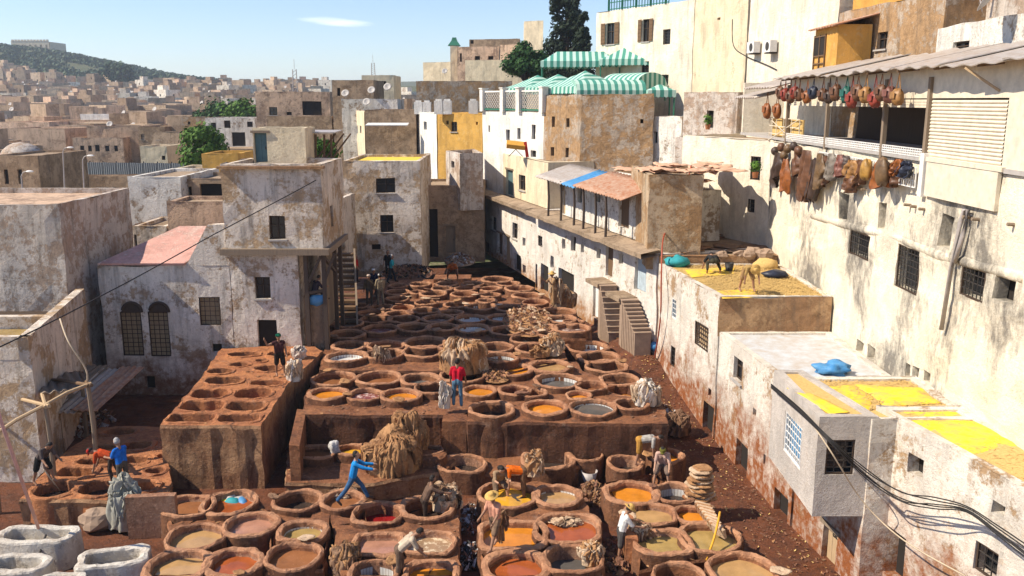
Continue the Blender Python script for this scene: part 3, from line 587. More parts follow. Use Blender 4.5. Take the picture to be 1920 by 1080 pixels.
def sheet(name, label, cat, A, B, C, mat, waves=8, amp=.05, thick=.02, group=None, nv=5, jit=.03):
    """corrugated sheet: A-B along the eave, A-C up the slope"""
    A, B, C = Vector(A), Vector(B), Vector(C); m = MB(); n = (B-A).cross(C-A).normalized(); nu = waves*4
    m.grid(lambda u, v: A+(B-A)*u+(C-A)*v+n*(amp*math.sin(u*waves*2*math.pi)+jit*nz(A+(B-A)*u+(C-A)*v, 1.3, waves)), nu, nv)
    return tag(m.build(name, mat, smooth=True, solid=thick), label, cat, group)
for (a, b, mat, lab, dz) in [(1024, 1074, 'sheet_metal', 'grey corrugated sheet on the white shed', .05), (1074, 1098, 'plastic_blue', 'blue plastic sheet between tin sheets on the shed', .0), (1096, 1138, 'rusty_sheet', 'rusty corrugated sheet beside the blue plastic', .06), (1136, 1190, 'rusty_sheet', 'rusty corrugated sheet over the shed\'s brown end wall', .0)]:
    p, q_ = up(a)+rn*.8, up(b)+rn*.8; r = up(a)-rn*1.6
    sheet('roof_sheet', lab, 'roof sheet', (p.x, p.y, 8.75+dz), (q_.x, q_.y, 8.7+dz), (r.x, r.y, 9.5+dz), mat, waves=max(4, int((b-a)/5)))
plaster('end_plaster', (.52, .40, .27), (.40, .25, .13), .49, .5)
# brown end house, its roof heaped with salmon hides; pale wall beyond
e0 = up(1188); 
house('end_house', 'brown plastered house end beside the tin roofed shed', 'house', [(e0.x+.35, e0.y-2.2), (e0.x+2.9, e0.y-2.2), (e0.x+3.6, e0.y+4), (e0.x+.35, e0.y+4)], 5.6, 10.1, 'end_plaster', par=.15)
house('back_house', 'pale wall with two barred windows behind the hide covered roof', 'house', [(9.6, 50.5), (12.9, 43.8), (17, 46), (14, 54)], 4, 11.6, 'cream_white', ops={0: [(1402, 373, 1415, 398, 'grille'), (1407, 293, 1426, 338, 'grille')]}, par=.2)
# two outside stairs
def zpy(p, py): d = ray(960, py); return CAMH+d.z*(p.y/d.y)
for (a_, ya_, b_, yb_, w, lab) in [(1158, 535, 1177, 622, .85, 'stone stair below the brown door on the white row'), (1200, 562, 1228, 622, .8, 'stone stair below the pale blue door')]:
    T, Bo = up(a_)+rn*.5, up(b_)+rn*.55; t, b = (0, 0, zpy(T, ya_)), (0, 0, max(1.75, zpy(Bo, yb_)))
    st = thing('stone_stair', (Bo.x, Bo.y, 0.8), lab, 'stair'); d = Vector((Bo.x-T.x, Bo.y-T.y)); N = 9
    fr = Vector((.28, -.96))
    for i in range(N):
        z = t[2]-(t[2]-b[2])*i/(N-1); p = Vector((T.x, T.y))+d*(i/(N-1)); m = MB()
        m.box((p.x, p.y, (z+.8)/2), (w, .52, z-.8), rz=.12); m.box((p.x, p.y-.05, z+.02), (w+.06, .56, .05), rz=.12); m.build('step', 'stone', st)
    m = MB(); m.box((T.x-.25, T.y+.9, t[2]-.02), (w+.3, 1.7, .2), rz=.3); m.build('landing', 'roof_dirt', st)
    m = MB(); m.box((T.x+.2, T.y+.9, (t[2]+.9)/2-.2), (.25, 1.7, t[2]-1.1), rz=.12); m.build('support', 'white_wall_mid', st)
# ------------------------------------------------------------------ low houses along the lane
house('roof_work_house', 'white house whose straw covered roof two men work on', 'house', [(8.15, 34), (12.55, 34), (12.55, 41.2), (6.95, 41.2)], -.2, 6.0, 'white_wall_muddy', roof='roof_straw', par=.06,
      ops={3: [(1302, 607, 1327, 653, 'lattice'), (1259, 560, 1268, 598, 'grille_blue'), (1258, 649, 1266, 688, 'grille'), (1317, 757, 1338, 838, 'dark'), (1327, 728, 1333, 743, 'hole')]}); mf = MB(); wall_face(mf, (8.12, 33.93), (12.52, 33.93), 4.4, 5.98, [], .05, .4); mf.build('front_plaster', 'mud_plaster', bpy.data.objects['roof_work_house'], recalc=False)
house('hide_roof_house', 'low house with hides drying across its flat roof', 'house', [(7.0, 41.3), (12.6, 41.3), (12.6, 48.5), (6.6, 48.5)], .2, 6.35, 'mud_plaster', par=.05)
house('blue_roof_house', 'white house with worn pale blue roof above muddy base', 'house', [(9.0, 26.6), (12.55, 26.6), (12.55, 33.92), (8.2, 33.92)], -.2, 4.6, 'white_wall_muddy', roof='tarp_pale', par=.08,
      ops={3: [(1379, 828, 1401, 915, 'dark'), (1451, 922, 1477, 1000, 'dark'), (1375, 672, 1392, 716, 'win'), (1430, 852, 1434, 872, 'hole'), (1412, 765, 1418, 780, 'hole')]})
ybox = house('yellow_roof_house', 'house with door number 8L under a projecting grey bay', 'house', [(9.7, 22.7), (12.55, 22.7), (12.55, 26.5), (9.05, 26.5)], -.2, 5.1, 'white_wall_muddy', roof='straw', par=.08, ops={3: [(1541, 988, 1568, 1070, 'door_pale')]})
bay = house('bay', 'grey box bay with blue window jutting over the lane', 'bay', [(8.3, 22.75), (9.9, 22.75), (9.2, 27.0), (8.3, 27.0)], 2.25, 5.16, 'grey_box', roof='straw', par=.06, jit=.02, ops={3: [(1469, 784, 1503, 866, 'grille_blue')], 0: [(1548, 825, 1602, 890, 'grille')]})
m = MB(); m.add([(8.3, 22.75, 2.26), (9.9, 22.75, 2.26), (9.2, 27, 2.26), (8.3, 27, 2.26)], [(3, 2, 1, 0)]); m.build('underside', 'grey_box', bay)
house('corner_house', 'big white corner house with crumbling stones and yellow roof', 'house', [(11.9, 13), (14, 13), (12.55, 23.6), (10.2, 23.6), (11.2, 18.6)], -.2, 5.15, 'white_wall_muddy', roof='straw', par=.08, ops={3: [(1647, 990, 1697, 1085, 'dark'), (1702, 853, 1732, 893, 'hole'), (1827, 1027, 1880, 1085, 'grille'), (1858, 943, 1884, 968, 'hole')]}, ins=.35)
# yellow dye powder on the roofs
def spread(name, label, poly, z, mat, thick=.05, o=0):
    P = [G(x, y, z) for x, y in poly]; c = sum(P, V(0, 0, 0))/len(P); m = MB(); n = 60; out = []
    per = []
    for i in range(len(P)):
        for k in range(8): per.append(P[i].lerp(P[(i+1) % len(P)], k/8))
    ring = [p+(p-c)*(.10*nz(p, 1.1, o)+.06*nz(p, 4, o)) for p in per]
    m.ring([[V(p.x, p.y, z+.004) for p in ring], [V(c.x+(p.x-c.x)*.93, c.y+(p.y-c.y)*.93, z+thick*(.6+.4*nz(p, 3, o))) for p in ring], [V(c.x+(p.x-c.x)*.5, c.y+(p.y-c.y)*.5, z+thick*(1+.6*nz(p, 2.5, o))) for p in ring]], close=True)
    return stuff(tag(m.build(name, mat, smooth=True), label, 'dye powder'))
zr = 5.1-.08+.01
for i, poly in enumerate([[(1478, 728), (1600, 722), (1640, 745), (1630, 768), (1548, 774)], [(1600, 722), (1725, 728), (1765, 756), (1660, 764), (1630, 740)], [(1658, 770), (1785, 758), (1858, 800), (1735, 818)], [(1742, 802), (1862, 783), (1930, 836), (1815, 858)]]):
    spread('dye_powder', ['bright yellow dye powder drying above the grey bay', 'yellow dye powder spread along the big cream wall', 'yellow dye powder patch on the corner house roof', 'yellow dye powder by the low roof step'][i], poly, zr+.01*(i % 2), 'yellow_dye', o=i*3)
spread('dye_powder', 'strip of yellow dye powder on the roof of the grey bay', [(1492, 737), (1515, 735), (1590, 772), (1555, 776)], 5.13, 'yellow_dye', o=17)
spread('dye_powder', 'yellow dye powder under the bending man on the roof', [(1335, 546), (1418, 542), (1420, 557), (1355, 560)], 5.96, 'yellow_dye', .03, 9)
spread('dye_powder', 'yellow dye powder around the crouching man on the roof', [(1285, 506), (1380, 500), (1375, 514), (1298, 520)], 5.96, 'yellow_dye', .03, 5)
m = MB(); rr = random.Random(4)
for i in range(2600):
    x, y = rr.uniform(8.3, 12.5), rr.uniform(34.1, 41); a = rr.uniform(0, 3.1); L = rr.uniform(.06, .2); z = 5.955+rr.random()*.03
    if x < 8.15-(y-34)*.165: continue
    d = Vector((math.cos(a), math.sin(a)))*L; m.add([(x-d.x, y-d.y, z), (x+d.x, y+d.y, z+.03), (x+d.x-.02*d.y/L, y+d.y+.02*d.x/L, z+.03), (x-d.x-.02*d.y/L, y-d.y+.02*d.x/L, z)], [(0, 1, 2, 3)])
for i in range(3800):
    x, y = rr.uniform(9.2, 12.5), rr.uniform(14, 26.4); a = rr.uniform(0, 3.1); L = rr.uniform(.05, .16); z = zr+.005+rr.random()*.03
    if y < 22.7 and x < 11.2+(18.6-y)*.12+.2: continue
    if 18.6 < y < 23.6 and x < 11.4-(y-18.6)*.2: continue
    d = Vector((math.cos(a), math.sin(a)))*L; m.add([(x-d.x, y-d.y, z), (x+d.x, y+d.y, z+.03), (x+d.x-.02*d.y/L, y+d.y+.02*d.x/L, z+.03), (x-d.x-.02*d.y/L, y-d.y+.02*d.x/L, z)], [(0, 1, 2, 3)])
stuff(tag(m.build('straw', 'straw', recalc=False), 'loose straw scattered over the low roofs', 'straw'))
# ------------------------------------------------------------------ the tall cream wall and its gallery of leather goods
XW = 12.6
def wx(px, py, X=XW): d = ray(px, py); return CAM+d*(X/d.x)
house('cream_building', 'tall bright cream wall with barred windows and mould streaks', 'building', [(XW, 12.5), (20, 12.5), (20, 43.6), (XW, 43.6)], 3.8, 11.7, 'big_cream', ops={3: [
    (1592, 435, 1630, 483, 'grille'), (1680, 462, 1722, 547, 'grille'), (1800, 500, 1845, 562, 'grille'), (1647, 380, 1662, 430, 'hole'), (1574, 362, 1591, 415, 'hole'), (1760, 403, 1785, 467, 'hole'), (1865, 513, 1905, 567, 'hole'),
    (1603, 640, 1618, 665, 'hole'), (1627, 648, 1641, 675, 'hole'), (1697, 680, 1707, 707, 'hole'), (1710, 688, 1722, 718, 'hole'), (1730, 697, 1741, 720, 'hole')]}, par=.02, jit=.10, step=.8, ins=.4)
# bulging ledges that step the wall back
for (pts, lab) in [([(1520, 405), (1600, 425), (1680, 445), (1760, 478), (1840, 500), (1918, 520)], 'swelling plaster ledge across the cream wall')]:
    P = [wx(x, y) for x, y in pts]; m = MB(); m.tube([V(XW+.10, p.y, p.z) for p in P], [.14, .19, .15, .2, .15, .19], 12); tag(m.build('wall_ledge', 'big_cream', smooth=True), lab, 'ledge')
pp = [wx(1765, 618, XW-.16), wx(1783, 505, XW-.16), wx(1800, 420, XW-.16), wx(1808, 394, XW-.16), wx(1815, 393, XW-.16), wx(1805, 440, XW-.16), wx(1790, 492, XW-.16)]
m = MB(); m.tube(pp, .065, 8); tag(m.build('drain_pipe', 'pipe_grey', smooth=True), 'grey drain pipe bent over on the cream wall', 'pipe')
gal = thing('gallery', (XW+1.5, 32, 11.7), 'open shop gallery with posts, lattice rail and roller shutter', 'gallery')
YS = [wx(p, 240).y for p in (1392, 1478, 1553, 1661, 1743, 1890)]; yend = 13
m = MB(); m.box((XW+2.2, (YS[0]+yend)/2, 11.75), (4.6, YS[0]-yend, .12)); m.build('floor', 'concrete', gal)
m = MB(); m.box((XW+3.4, (YS[0]+yend)/2, 13.2), (.2, YS[0]-yend, 3)); m.build('back_wall', 'wood_dark', gal)
m = MB(); m.box((XW+.02, (YS[1]+yend)/2, 14.05), (.12, YS[1]-yend, .95)); m.build('fascia', 'cream_metal', gal)
m = MB(); m.box((XW+1.7, YS[0]+.1, 13.1), (3.4, .2, 2.7)); m.build('end_wall', 'cream_white', gal)
for y in YS[1:5]:
    m = MB(); m.box((XW-.06, y, 12.9), (.14, .16, 2.6)); m.build('post', 'wood_grey', gal)
m = MB(); m.box((XW+.03, (YS[5]+yend)/2, 12.7), (.16, YS[5]-yend, 1.9)); m.build('wall_panel', 'cream_metal', gal)
for a, b in ((1, 2), (2, 3), (3, 4)):                            # rolled-up shutters over the open bays
    for k in range(3): m = MB(); m.box((XW-.02, (YS[a]+YS[b])/2, 13.5-k*.085), (.06, YS[a]-YS[b]-.2, .075)); m.build('slat', 'cream_metal', gal)
for k in range(17):
    m = MB(); z = 13.52-k*.104; y0, y1 = YS[4]-.1, YS[5]+.05
    m.grid(lambda u, v: V(XW-.02-.035*math.sin(v*math.pi), y0+(y1-y0)*u, z-.10*v), 1, 4); m.build('slat', 'cream_metal', gal)
m = MB(); m.box((XW-.05, (YS[4]+YS[5])/2, 11.78), (.2, YS[4]-YS[5]+.4, .12)); m.build('shutter_sill', 'cream_metal', gal)
m = MB(); m.box((XW-.1, (YS[4]+YS[5])/2-.2, 11.2), (.1, YS[4]-YS[5]-.3, 1.0)); m.build('shutter_panel', 'cream_metal', gal)
def lattice(parent, y0, y1, z0, z1, X, mat='white_paint', step=.16, w=.03):
    m = MB(); n = int(abs(y1-y0)/step)
    for i in range(n+1): y = y0+(y1-y0)*i/n; m.box((X, y, (z0+z1)/2), (w, w, z1-z0))
    for z in (z0, z0+(z1-z0)*.33, z0+(z1-z0)*.66, z1): m.box((X+.004, (y0+y1)/2, z), (w, abs(y1-y0), w))
    return m.build('rail_lattice', mat, parent)
for a, b in ((1, 2), (2, 3), (3, 4)): lattice(gal, YS[a]-.1, YS[b]+.1, 11.82, 12.05, XW-.1)
lattice(gal, YS[2], YS[4], 10.9, 11.5, XW-.28)
m = MB(); m.box((XW-.06, YS[4]-.15, 11.3), (.3, .25, 1.3)); m.build('rail_pier', 'white_paint', gal)
# sheet roof over the gallery, one panel at a time
k = 9; ya, yb = 41.5, 12.5
for i in range(k):
    y0, y1 = ya+(yb-ya)*i/k, ya+(yb-ya)*(i+1)/k-.03; dz = .04*math.sin(i*2.3)
    m = MB(); m.grid(lambda u, v: V(XW-.75+v*3.4+.05*nz((u*3+i, v, 0), 1.5), y0+(y1-y0)*u, 14.45+dz+v*.75+.035*math.sin(u*20)+.04*nz((u*4+i, v*3, 2), 1)), 24, 3)
    m.build('roof_panel', 'sheet_metal', gal, solid=.03)
for i in range(12):
    y = ya-(ya-yb)*(i+.5)/12; m = MB(); m.bar((XW-.7, y, 14.38), (XW+.3, y, 14.5), .07); m.build('rafter', 'wood', gal)
m = MB(); y = wx(1880, 150).y; m.bar((XW-.05, y, 13.75), (XW-.7, y+.6, 14.35), .06); m.build('brace', 'wood_pale', gal)
# side balcony with reed mat
bal = thing('balcony', (XW-.1, 43, 11.2), 'iron balcony backed with reed mat beside the bag shop', 'balcony')
m = MB(); m.box((XW+.1, 41.6, 12.2), (.06, 4.6, .95)); m.build('reed_mat', 'straw', bal)
lattice(bal, 44, 39.4, 11.6, 12.7, XW-.05, 'cream_metal', 1.1, .035)
m = MB(); m.bar((XW-.1, 44, 11.6), (XW-.1, 39.4, 12.7), .03); m.bar((XW-.1, 44, 12.7), (XW-.1, 39.4, 11.6), .03); m.build('cross_brace', 'cream_metal', bal)
for i, (y0, y1) in enumerate(((45.5, 42), (47.5, 44.5))):
    sheet('awning_sheet', ['green edged corrugated awning beside the gallery roof', 'small corrugated awning below the green edged one'][i], 'awning', (XW-1.0, y0, 14.1-.45*i), (XW-.7, y1, 14.1-.45*i), (XW+1.6, y0, 14.7-.45*i), 'sheet_metal', 10)
# ------------------------------------------------------------------ houses rising behind the gallery
house('cream_house', 'cream house with dark shutters behind the striped tents', 'house', [(6.75, 74), (12.8, 65), (19, 70), (13, 79)], 5, 20.4, 'cream_white', ops={0: [(1136, 43, 1153, 83, 'shut'), (1204, 36, 1218, 78, 'shut'), (1243, 55, 1257, 83, 'grille'), (1201, 115, 1217, 143, 'win'), (1237, 140, 1253, 160, 'win')]})
house('cream_house', 'plain cream house wall with peeling patch and roof railing', 'house', [(12.82, 64.9), (14.9, 58.5), (20, 60), (18, 67)], 5, 21.5, 'cream', ops={0: [(1345, 33, 1351, 38, 'hole')]})
house('cream_house', 'cream house wall carrying two air conditioners', 'house', [(14.0, 54.5), (15.6, 44.2), (21, 45), (19, 56)], 9, 22, 'cream_white')
house('stone_house', 'rough tan house with orange top beside the orange bay', 'house', [(15.62, 44.1), (16.6, 35.5), (21, 36), (21, 45)], 9, 17.6, 'grey_brown', ops={0: [(1643, 60, 1663, 92, 'win')]})
house('orange_house', 'bright orange plastered top storey above the rough tan house', 'house', [(16.0, 43.5), (16.9, 36), (21, 36.5), (21, 44)], 17.61, 23, 'orange_wall')
house('ruin_wall', 'low crumbling white wall with three dark windows above the gallery', 'wall', [(16.3, 35.3), (15.6, 20), (17, 20), (17.5, 35)], 12, 16.2, 'white_wall', ops={0: [(1710, 85, 1738, 107, 'win'), (1785, 78, 1816, 98, 'win')]})
house('grey_house', 'grey brown house behind the crumbling white wall', 'house', [(18.4, 42), (18.2, 32), (23, 32), (23, 42)], 12, 21, 'old_grey')
house('white_house', 'white house with barred window above the satellite dish', 'house', [(18.0, 31.8), (17.3, 24), (22, 24), (22, 31.5)], 12, 20, 'clean_white', ops={0: [(1896, 0, 1918, 10, 'grille')]})
ob = thing('orange_bay', (15.6, 42, 14.5), 'orange wooden bay window with sloping rusty roof', 'bay')
A = V(15.25, 43.9, 0); m = MB(); m.box((15.15, 42.2, 15.6), (1.5, 3.0, 2.4)); m.build('body', 'orange_wall', ob)
m = MB(); m.box((14.38, 42.9, 16.0), (.05, 1.5, .9)); w_ = m.build('window', 'interior_shade', ob)
m = MB()
for y in (42.15, 42.9, 43.65): m.box((14.35, y, 15.6), (.05, .06, 1.8))
for z in (14.8, 15.2, 15.55, 16.42): m.box((14.345, 42.9, z), (.045, 1.5, .05))
m.build('frame', 'wood', w_)
m = MB(); m.grid(lambda u, v: V(14.1+2.2*v, 43.9-3.5*u, 16.75+.55*v+.03*math.sin(u*60)), 40, 2); m.build('roof', 'rusty_sheet', ob, solid=.04)
# ------------------------------------------------------------------ left side of the yard
def fx(px, py, Y): return atY(px, py, Y)
YT = 39.7
tx0, tx1, txu = fx(430, 500, YT).x, fx(562, 560, YT).x, fx(606, 400, YT).x
house('tower_house', 'weathered tower house lower storeys with dark door and small window', 'house', [(tx0, YT), (tx1, YT), (tx1, YT+4.3), (tx0, YT+4.3)], 0, 6.7, 'left_white', ops={0: [(478, 519, 507, 560, 'win'), (483, 600, 520, 653, 'dark')]}, par=.02)
house('tower_house', 'weathered overhanging top storey of the left tower', 'house', [(tx0-.05, YT-.15), (txu, YT-.15), (txu+.1, YT+4.4), (tx0-.05, YT+4.4)], 6.95, 10.75, 'old_patchy', ops={0: [(505, 405, 535, 449, 'win')], 1: [(619, 385, 625, 425, 'hole')]}, par=.7, parw=.3, jit=.06)
m = MB(); m.box(((tx0+txu)/2, YT+2.0, 6.85), (txu-tx0+.5, 4.8, .28)); tag(m.build('tower_ledge', 'wood_grey'), 'heavy timber ledge between the two storeys of the tower', 'ledge')
m = MB(); m.box(((tx0+txu)/2, YT-.15, 10.62), (txu-tx0+.3, .5, .12)); tag(m.build('cornice', 'mud_plaster'), 'thin brown cornice round the top of the tower', 'cornice')
po = thing('timber_porch', (txu-.8, YT+1, 2), 'timber posts and braces under the overhanging tower storey', 'porch')
for (x, y) in ((tx1+.35, YT), (txu-.1, YT+.1), (txu-.1, YT+2.6), (txu-.1, YT+4)):
    m = MB(); m.box((x, y, 4.3), (.18, .18, 4.9)); m.build('post', 'timber', po)
for (a, b) in (((txu-.1, YT+.1, 5.4), (txu+.4, YT+.1, 6.7)), ((tx1+.35, YT, 5.2), (txu-.2, YT, 6.6)), ((txu-.1, YT+2.6, 5.4), (txu-.1, YT+.1, 6.6)), ((tx1+.35, YT, 4.9), (txu-.1, YT+.1, 5.0))):
    m = MB(); m.bar(a, b, .12); m.build('brace', 'timber', po)
m = MB(); m.box(((tx1+txu)/2+.05, YT+.3, 3.4), (txu-tx1-.15, .2, 2.6)); m.build('parapet', 'brown_wall', po)
m = MB(); m.box((txu-.4, YT+2.6, 4.8), (.1, 2.6, 3.9)); m.build('boarding', 'wood_grey', po)
# house with arched lattice doors
bx0 = fx(193, 600, YT).x
def sl(t):
    z = 6.25
    return z+.02*math.sin(t*30) if t < .62 else (z+(t-.62)/.20*2.0 if t < .82 else 8.25)
house('arched_house', 'peeling house with two tall lattice doors and sloping parapet', 'house', [(bx0, YT), (tx0-.03, YT), (tx0-.03, YT+5.5), (bx0, YT+5.5)], 0, 6.2, 'left_white', roof='pink_roof', par=.02, ops={0: [(228, 585, 267, 667, 'lattice'), (280, 585, 318, 668, 'lattice'), (374, 557, 413, 610, 'lattice'), (397, 645, 416, 660, 'hole'), (273, 705, 291, 728, 'hole')]})
for px in (248, 299):                                            # round heads over the two doors
    c = fx(px, 585, YT); m = MB(); L = [V(c.x+.45*math.cos(a), YT-.03, c.z+.45*math.sin(a)) for a in [math.pi*i/12 for i in range(13)]]; m.tube(L, .07, 6); L2 = [V(p.x, YT-.02, p.z) for p in L]; m.add(L2, [tuple(range(13))])
    tag(m.build('arch_head', 'wood_dark'), 'dark arched head above a tall lattice door', 'arch', 'arch heads of the peeling house')
pr = thing('sloping_parapet', (fx(400, 450, YT).x, YT, 6.2), 'stepped sloping parapet between pink roof and tower', 'parapet')
P = [fx(x, y, YT) for x, y in ((335, 506), (352, 492), (388, 422), (430, 420), (430, 506))]; m = MB()
m.add([V(p.x, YT+.02, p.z) for p in P]+[V(p.x, YT+.4, p.z) for p in P], [(4, 3, 2, 1, 0), (5, 6, 7, 8, 9)]+[(i, (i+1) % 5, 5+(i+1) % 5, 5+i) for i in range(5)]); m.build('wall', 'left_white', pr)
m = MB(); a = [fx(193, 503, YT), fx(340, 503, YT)]; m.add([V(a[0].x-.15, YT-.15, 6.26), V(a[1].x+.2, YT-.15, 6.26), V(a[1].x+1.3, YT+4.6, 7.3), V(a[0].x+1.9, YT+4.6, 7.3)], [(0, 1, 2, 3)]); tag(m.build('pink_roof', 'pink_roof', solid=.1), 'sloping pink painted roof beside the stepped parapet', 'roof')
# grey block on the far left, tank in front of it
house('block_house', 'big grey windowless block house streaked with black', 'house', [(-30, 38.3), (-19.6, 38.3), (-19.8, 46), (-30, 46)], 0, 9.1, 'old_grey', roof='pink_wall', par=.25, jit=.06)
tk = thing('tank_terrace', (-19.5, 30.5, 0), 'walled open tank terrace below the grey block house', 'terrace')
for (a, b, t) in (((-28, 30), (-16.9, 30), .3), ((-16.9, 30), (-18.8, 38.2), .35)):
    m = MB(); A, B = Vector(a), Vector(b); d = (B-A).normalized(); n = Vector((-d.y, d.x))*t; m2 = MB()
    wall_face(m2, A, B, 0, 5.4, [], .05, .6); m2.prism([A, B, B+n, A+n], 4.6, 5.42); m2.build('wall', 'old_patchy', tk)
m = MB(); m.add([(-28, 30.1, 4.4), (-17.1, 30.1, 4.4), (-18.9, 38.2, 4.4), (-28, 38.2, 4.4)], [(0, 1, 2, 3)]); m.build('floor', 'wood_dark', tk)
m = MB(); m.box((-21.6, 34.4, 4.75), (7, .35, .7), rz=.05); m.build('divider', 'old_patchy', tk)
m = MB(); m.add([(-26, 30.5, 4.62), (-17.6, 30.5, 4.62), (-18.2, 34.2, 4.62), (-26, 34.2, 4.62)], [(0, 1, 2, 3)]); m.build('water', 'L_olive', tk)
# behind
def front(name, lab, cat, x0, x1, yt, Y, depth, mat, z0=0, ops=[], side=0, par=.2, roof='roof_dirt', yb=None, rot=0, **k):
    a, b = fx(x0, yt, Y), fx(x1, yt, Y); return house(name, lab, cat, [(a.x, Y), (b.x, Y+rot), (b.x+side, Y+depth+rot), (a.x+side, Y+depth)], z0, a.z, mat, roof, ops={0: ops}, par=par, **k)
front('white_house', 'whitewashed low house behind the pink roof', 'house', 238, 338, 332, 52, 7, 'white_wall', 1)
front('brown_house', 'low brown house with a dark hatch beside the tower', 'house', 339, 432, 335, 53, 5, 'brown_wall', 1, [(350, 350, 360, 366, 'hole'), (375, 345, 427, 372, 'hole')])
front('pink_house', 'salmon plastered wall behind the stepped parapet', 'house', 312, 432, 378, 47, 3, 'pink_wall', 1)
front('rubble_house', 'low crumbling house with a broken roof beside the salmon wall', 'house', 247, 312, 424, 47, 4, 'old_patchy', 1, [(250, 440, 257, 463, 'win')])
front('roof_hut', 'stained stair hut with teal door on the tower roof', 'hut', 472, 571, 240, 43.5, 2.2, 'cream', 9.9, [(477, 249, 501, 304, 'door_teal')])
front('ochre_box', 'bright ochre roof room behind the tower', 'hut', 378, 446, 288, 62, 4, 'ochre', 4)
front('tan_house', 'wide tan house with small windows and open loggia', 'house', 478, 618, 172, 112, 14, 'pink_wall', 0, [(505, 201, 520, 216, 'win'), (537, 210, 547, 216, 'hole'), (567, 190, 603, 216, 'dark')])
front('yard_wall', 'long brown wall below the tan house', 'wall', 500, 622, 218, 100, 2, 'brown_wall', 0)
pg = thing('pergola', fx(600, 300, 46), 'rough pole pergola with flat cover on the roof', 'pergola')
for x in (592, 608, 621):
    p, q = fx(x, 300, 45.5), fx(x, 252, 45.5); m = MB(); m.tube([p, q], .06); m.build('post', 'wood', pg)
    m = MB(); m.tube([V(p.x, p.y, p.z), V(q.x+.8, q.y+1, q.z)], .045); m.build('brace', 'wood', pg)
a, b = fx(573, 249, 45.2), fx(627, 249, 45.2); m = MB(); m.add([a, b, b+V(0, 2.2, .05), a+V(0, 2.2, .05)], [(0, 1, 2, 3)]); m.build('cover', 'sheet_metal', pg, solid=.06)
# ------------------------------------------------------------------ far end of the yard
front('end_building', 'two storey plastered building with curtained upper window at far end', 'house', 642, 787, 302, 60.5, 8, 'old_patchy', 1.5, [(705, 334, 741, 362, 'win'), (713, 403, 738, 436, 'win'), (697, 458, 714, 468, 'hole')], roof='yellow_dye', jit=.06)
front('recess_building', 'shadowed building with a steep stair behind the far yard', 'house', 786, 908, 348, 66.5, 6, 'brown_wall', 1.5, [(799, 392, 821, 482, 'dark'), (836, 423, 854, 474, 'door_grey')])
house('block_hut', 'plain grey plaster block above the recessed stair', 'house', [fx(836, 300, 70)[:2], fx(862, 300, 65.8)[:2], fx(906, 300, 66.5)[:2], fx(890, 300, 72)[:2]], 5.5, fx(862, 288, 65.8).z, 'old_grey', ops={0: [(846, 302, 852, 315, 'hole')]})
ys = thing('yard_stair', fx(640, 600, 46), 'dark wooden stair beside the tower porch', 'stair')
for i in range(13):
    p = G(640, 598-i*7.2, 2.1); z = 2.2+i*.24; y = 44+i*.42; x = fx(640, 560, y).x; m = MB(); m.box((x, y, z), (1.5, .44, .14)); m.build('step', 'wood', ys)
for s in (-1, 1):
    x = fx(640, 560, 44).x+s*.8; m = MB(); m.bar((x, 43.8, 2.2), (fx(640, 560, 49).x+s*.8, 49.2, 5.2), .1, .5); m.build('stringer', 'wood_grey', ys)
house('side_wall_house', 'tall plain house closing the yard beside the stair', 'house', [(-14.5, 46), (-11.4, 46), (-10.6, 60), (-14, 60)], 1.5, 7.4, 'old_patchy', ops={1: [(640, 420, 646, 470, 'hole')]})
yb = front('yellow_house', 'ochre yellow house with white merlons on its roof', 'house', 820, 906, 213, 76, 8, 'ochre', 2, [(845, 228, 857, 247, 'win'), (836, 226, 841, 233, 'hole'), (892, 228, 896, 234, 'hole')], rot=-2.5)
house('grey_house', 'narrow grey side house joined to the ochre one', 'house', [fx(780, 250, 86)[:2], fx(819, 250, 76.3)[:2], fx(822, 250, 80)[:2], fx(790, 250, 90)[:2]], 2, fx(819, 212, 76.3).z, 'clean_white', ops={0: [(795, 228, 800, 243, 'hole')]})
for i, px in enumerate((784, 800, 822, 838, 887)):
    Y = 84 if px < 810 else 75; p = fx(px, 212, Y-.2+.0); m = MB(); m.box((p.x, p.y+.5, p.z+.45), (.75, .6, 1.1)); m.box((p.x, p.y+.5, p.z+1.05), (.5, .4, .2)); tag(m.build('merlon', 'clean_white'), 'small white merlon on the ochre house parapet', 'merlon', 'merlons of the ochre house')
front('brown_house', 'brown house with awning and stained back wall left of ochre house', 'house', 684, 779, 206, 84, 8, 'brown_wall', 2)
a, b = fx(690, 231, 83.4), fx(767, 231, 83.4); m = MB(); m.add([a, b, b+V(0, -1.6, -.15), a+V(0, -1.6, -.15)], [(0, 1, 2, 3)]); tag(m.build('awning', 'white_paint', solid=.08), 'straight white awning on the brown house', 'awning')
house('lit_house', 'narrow sunlit house side with slit windows', 'house', [fx(663, 250, 96)[:2], fx(684, 250, 84.2)[:2], fx(690, 250, 86)[:2], fx(672, 250, 98)[:2]], 2, fx(684, 209, 84).z, 'cream', ops={0: [(668, 235, 671, 250, 'hole'), (675, 236, 678, 250, 'hole')]})
front('long_wall', 'long brown and grey boundary wall behind the ochre house', 'wall', 780, 960, 152, 98, 3, 'grey_brown', 2)
front('brown_house', 'brown flat roofed house with dishes above the end building', 'house', 622, 700, 150, 100, 8, 'brown_wall', 2, [(632, 165, 638, 180, 'hole'), (660, 190, 668, 205, 'hole')])
front('tan_cube', 'small tan roof cube with one window', 'hut', 678, 738, 141, 125, 8, 'cream', 6, [(715, 152, 724, 160, 'hole')])
front('low_house', 'low whitewashed roof house beside the tan cube', 'house', 640, 745, 186, 92, 6, 'white_wall', 2)
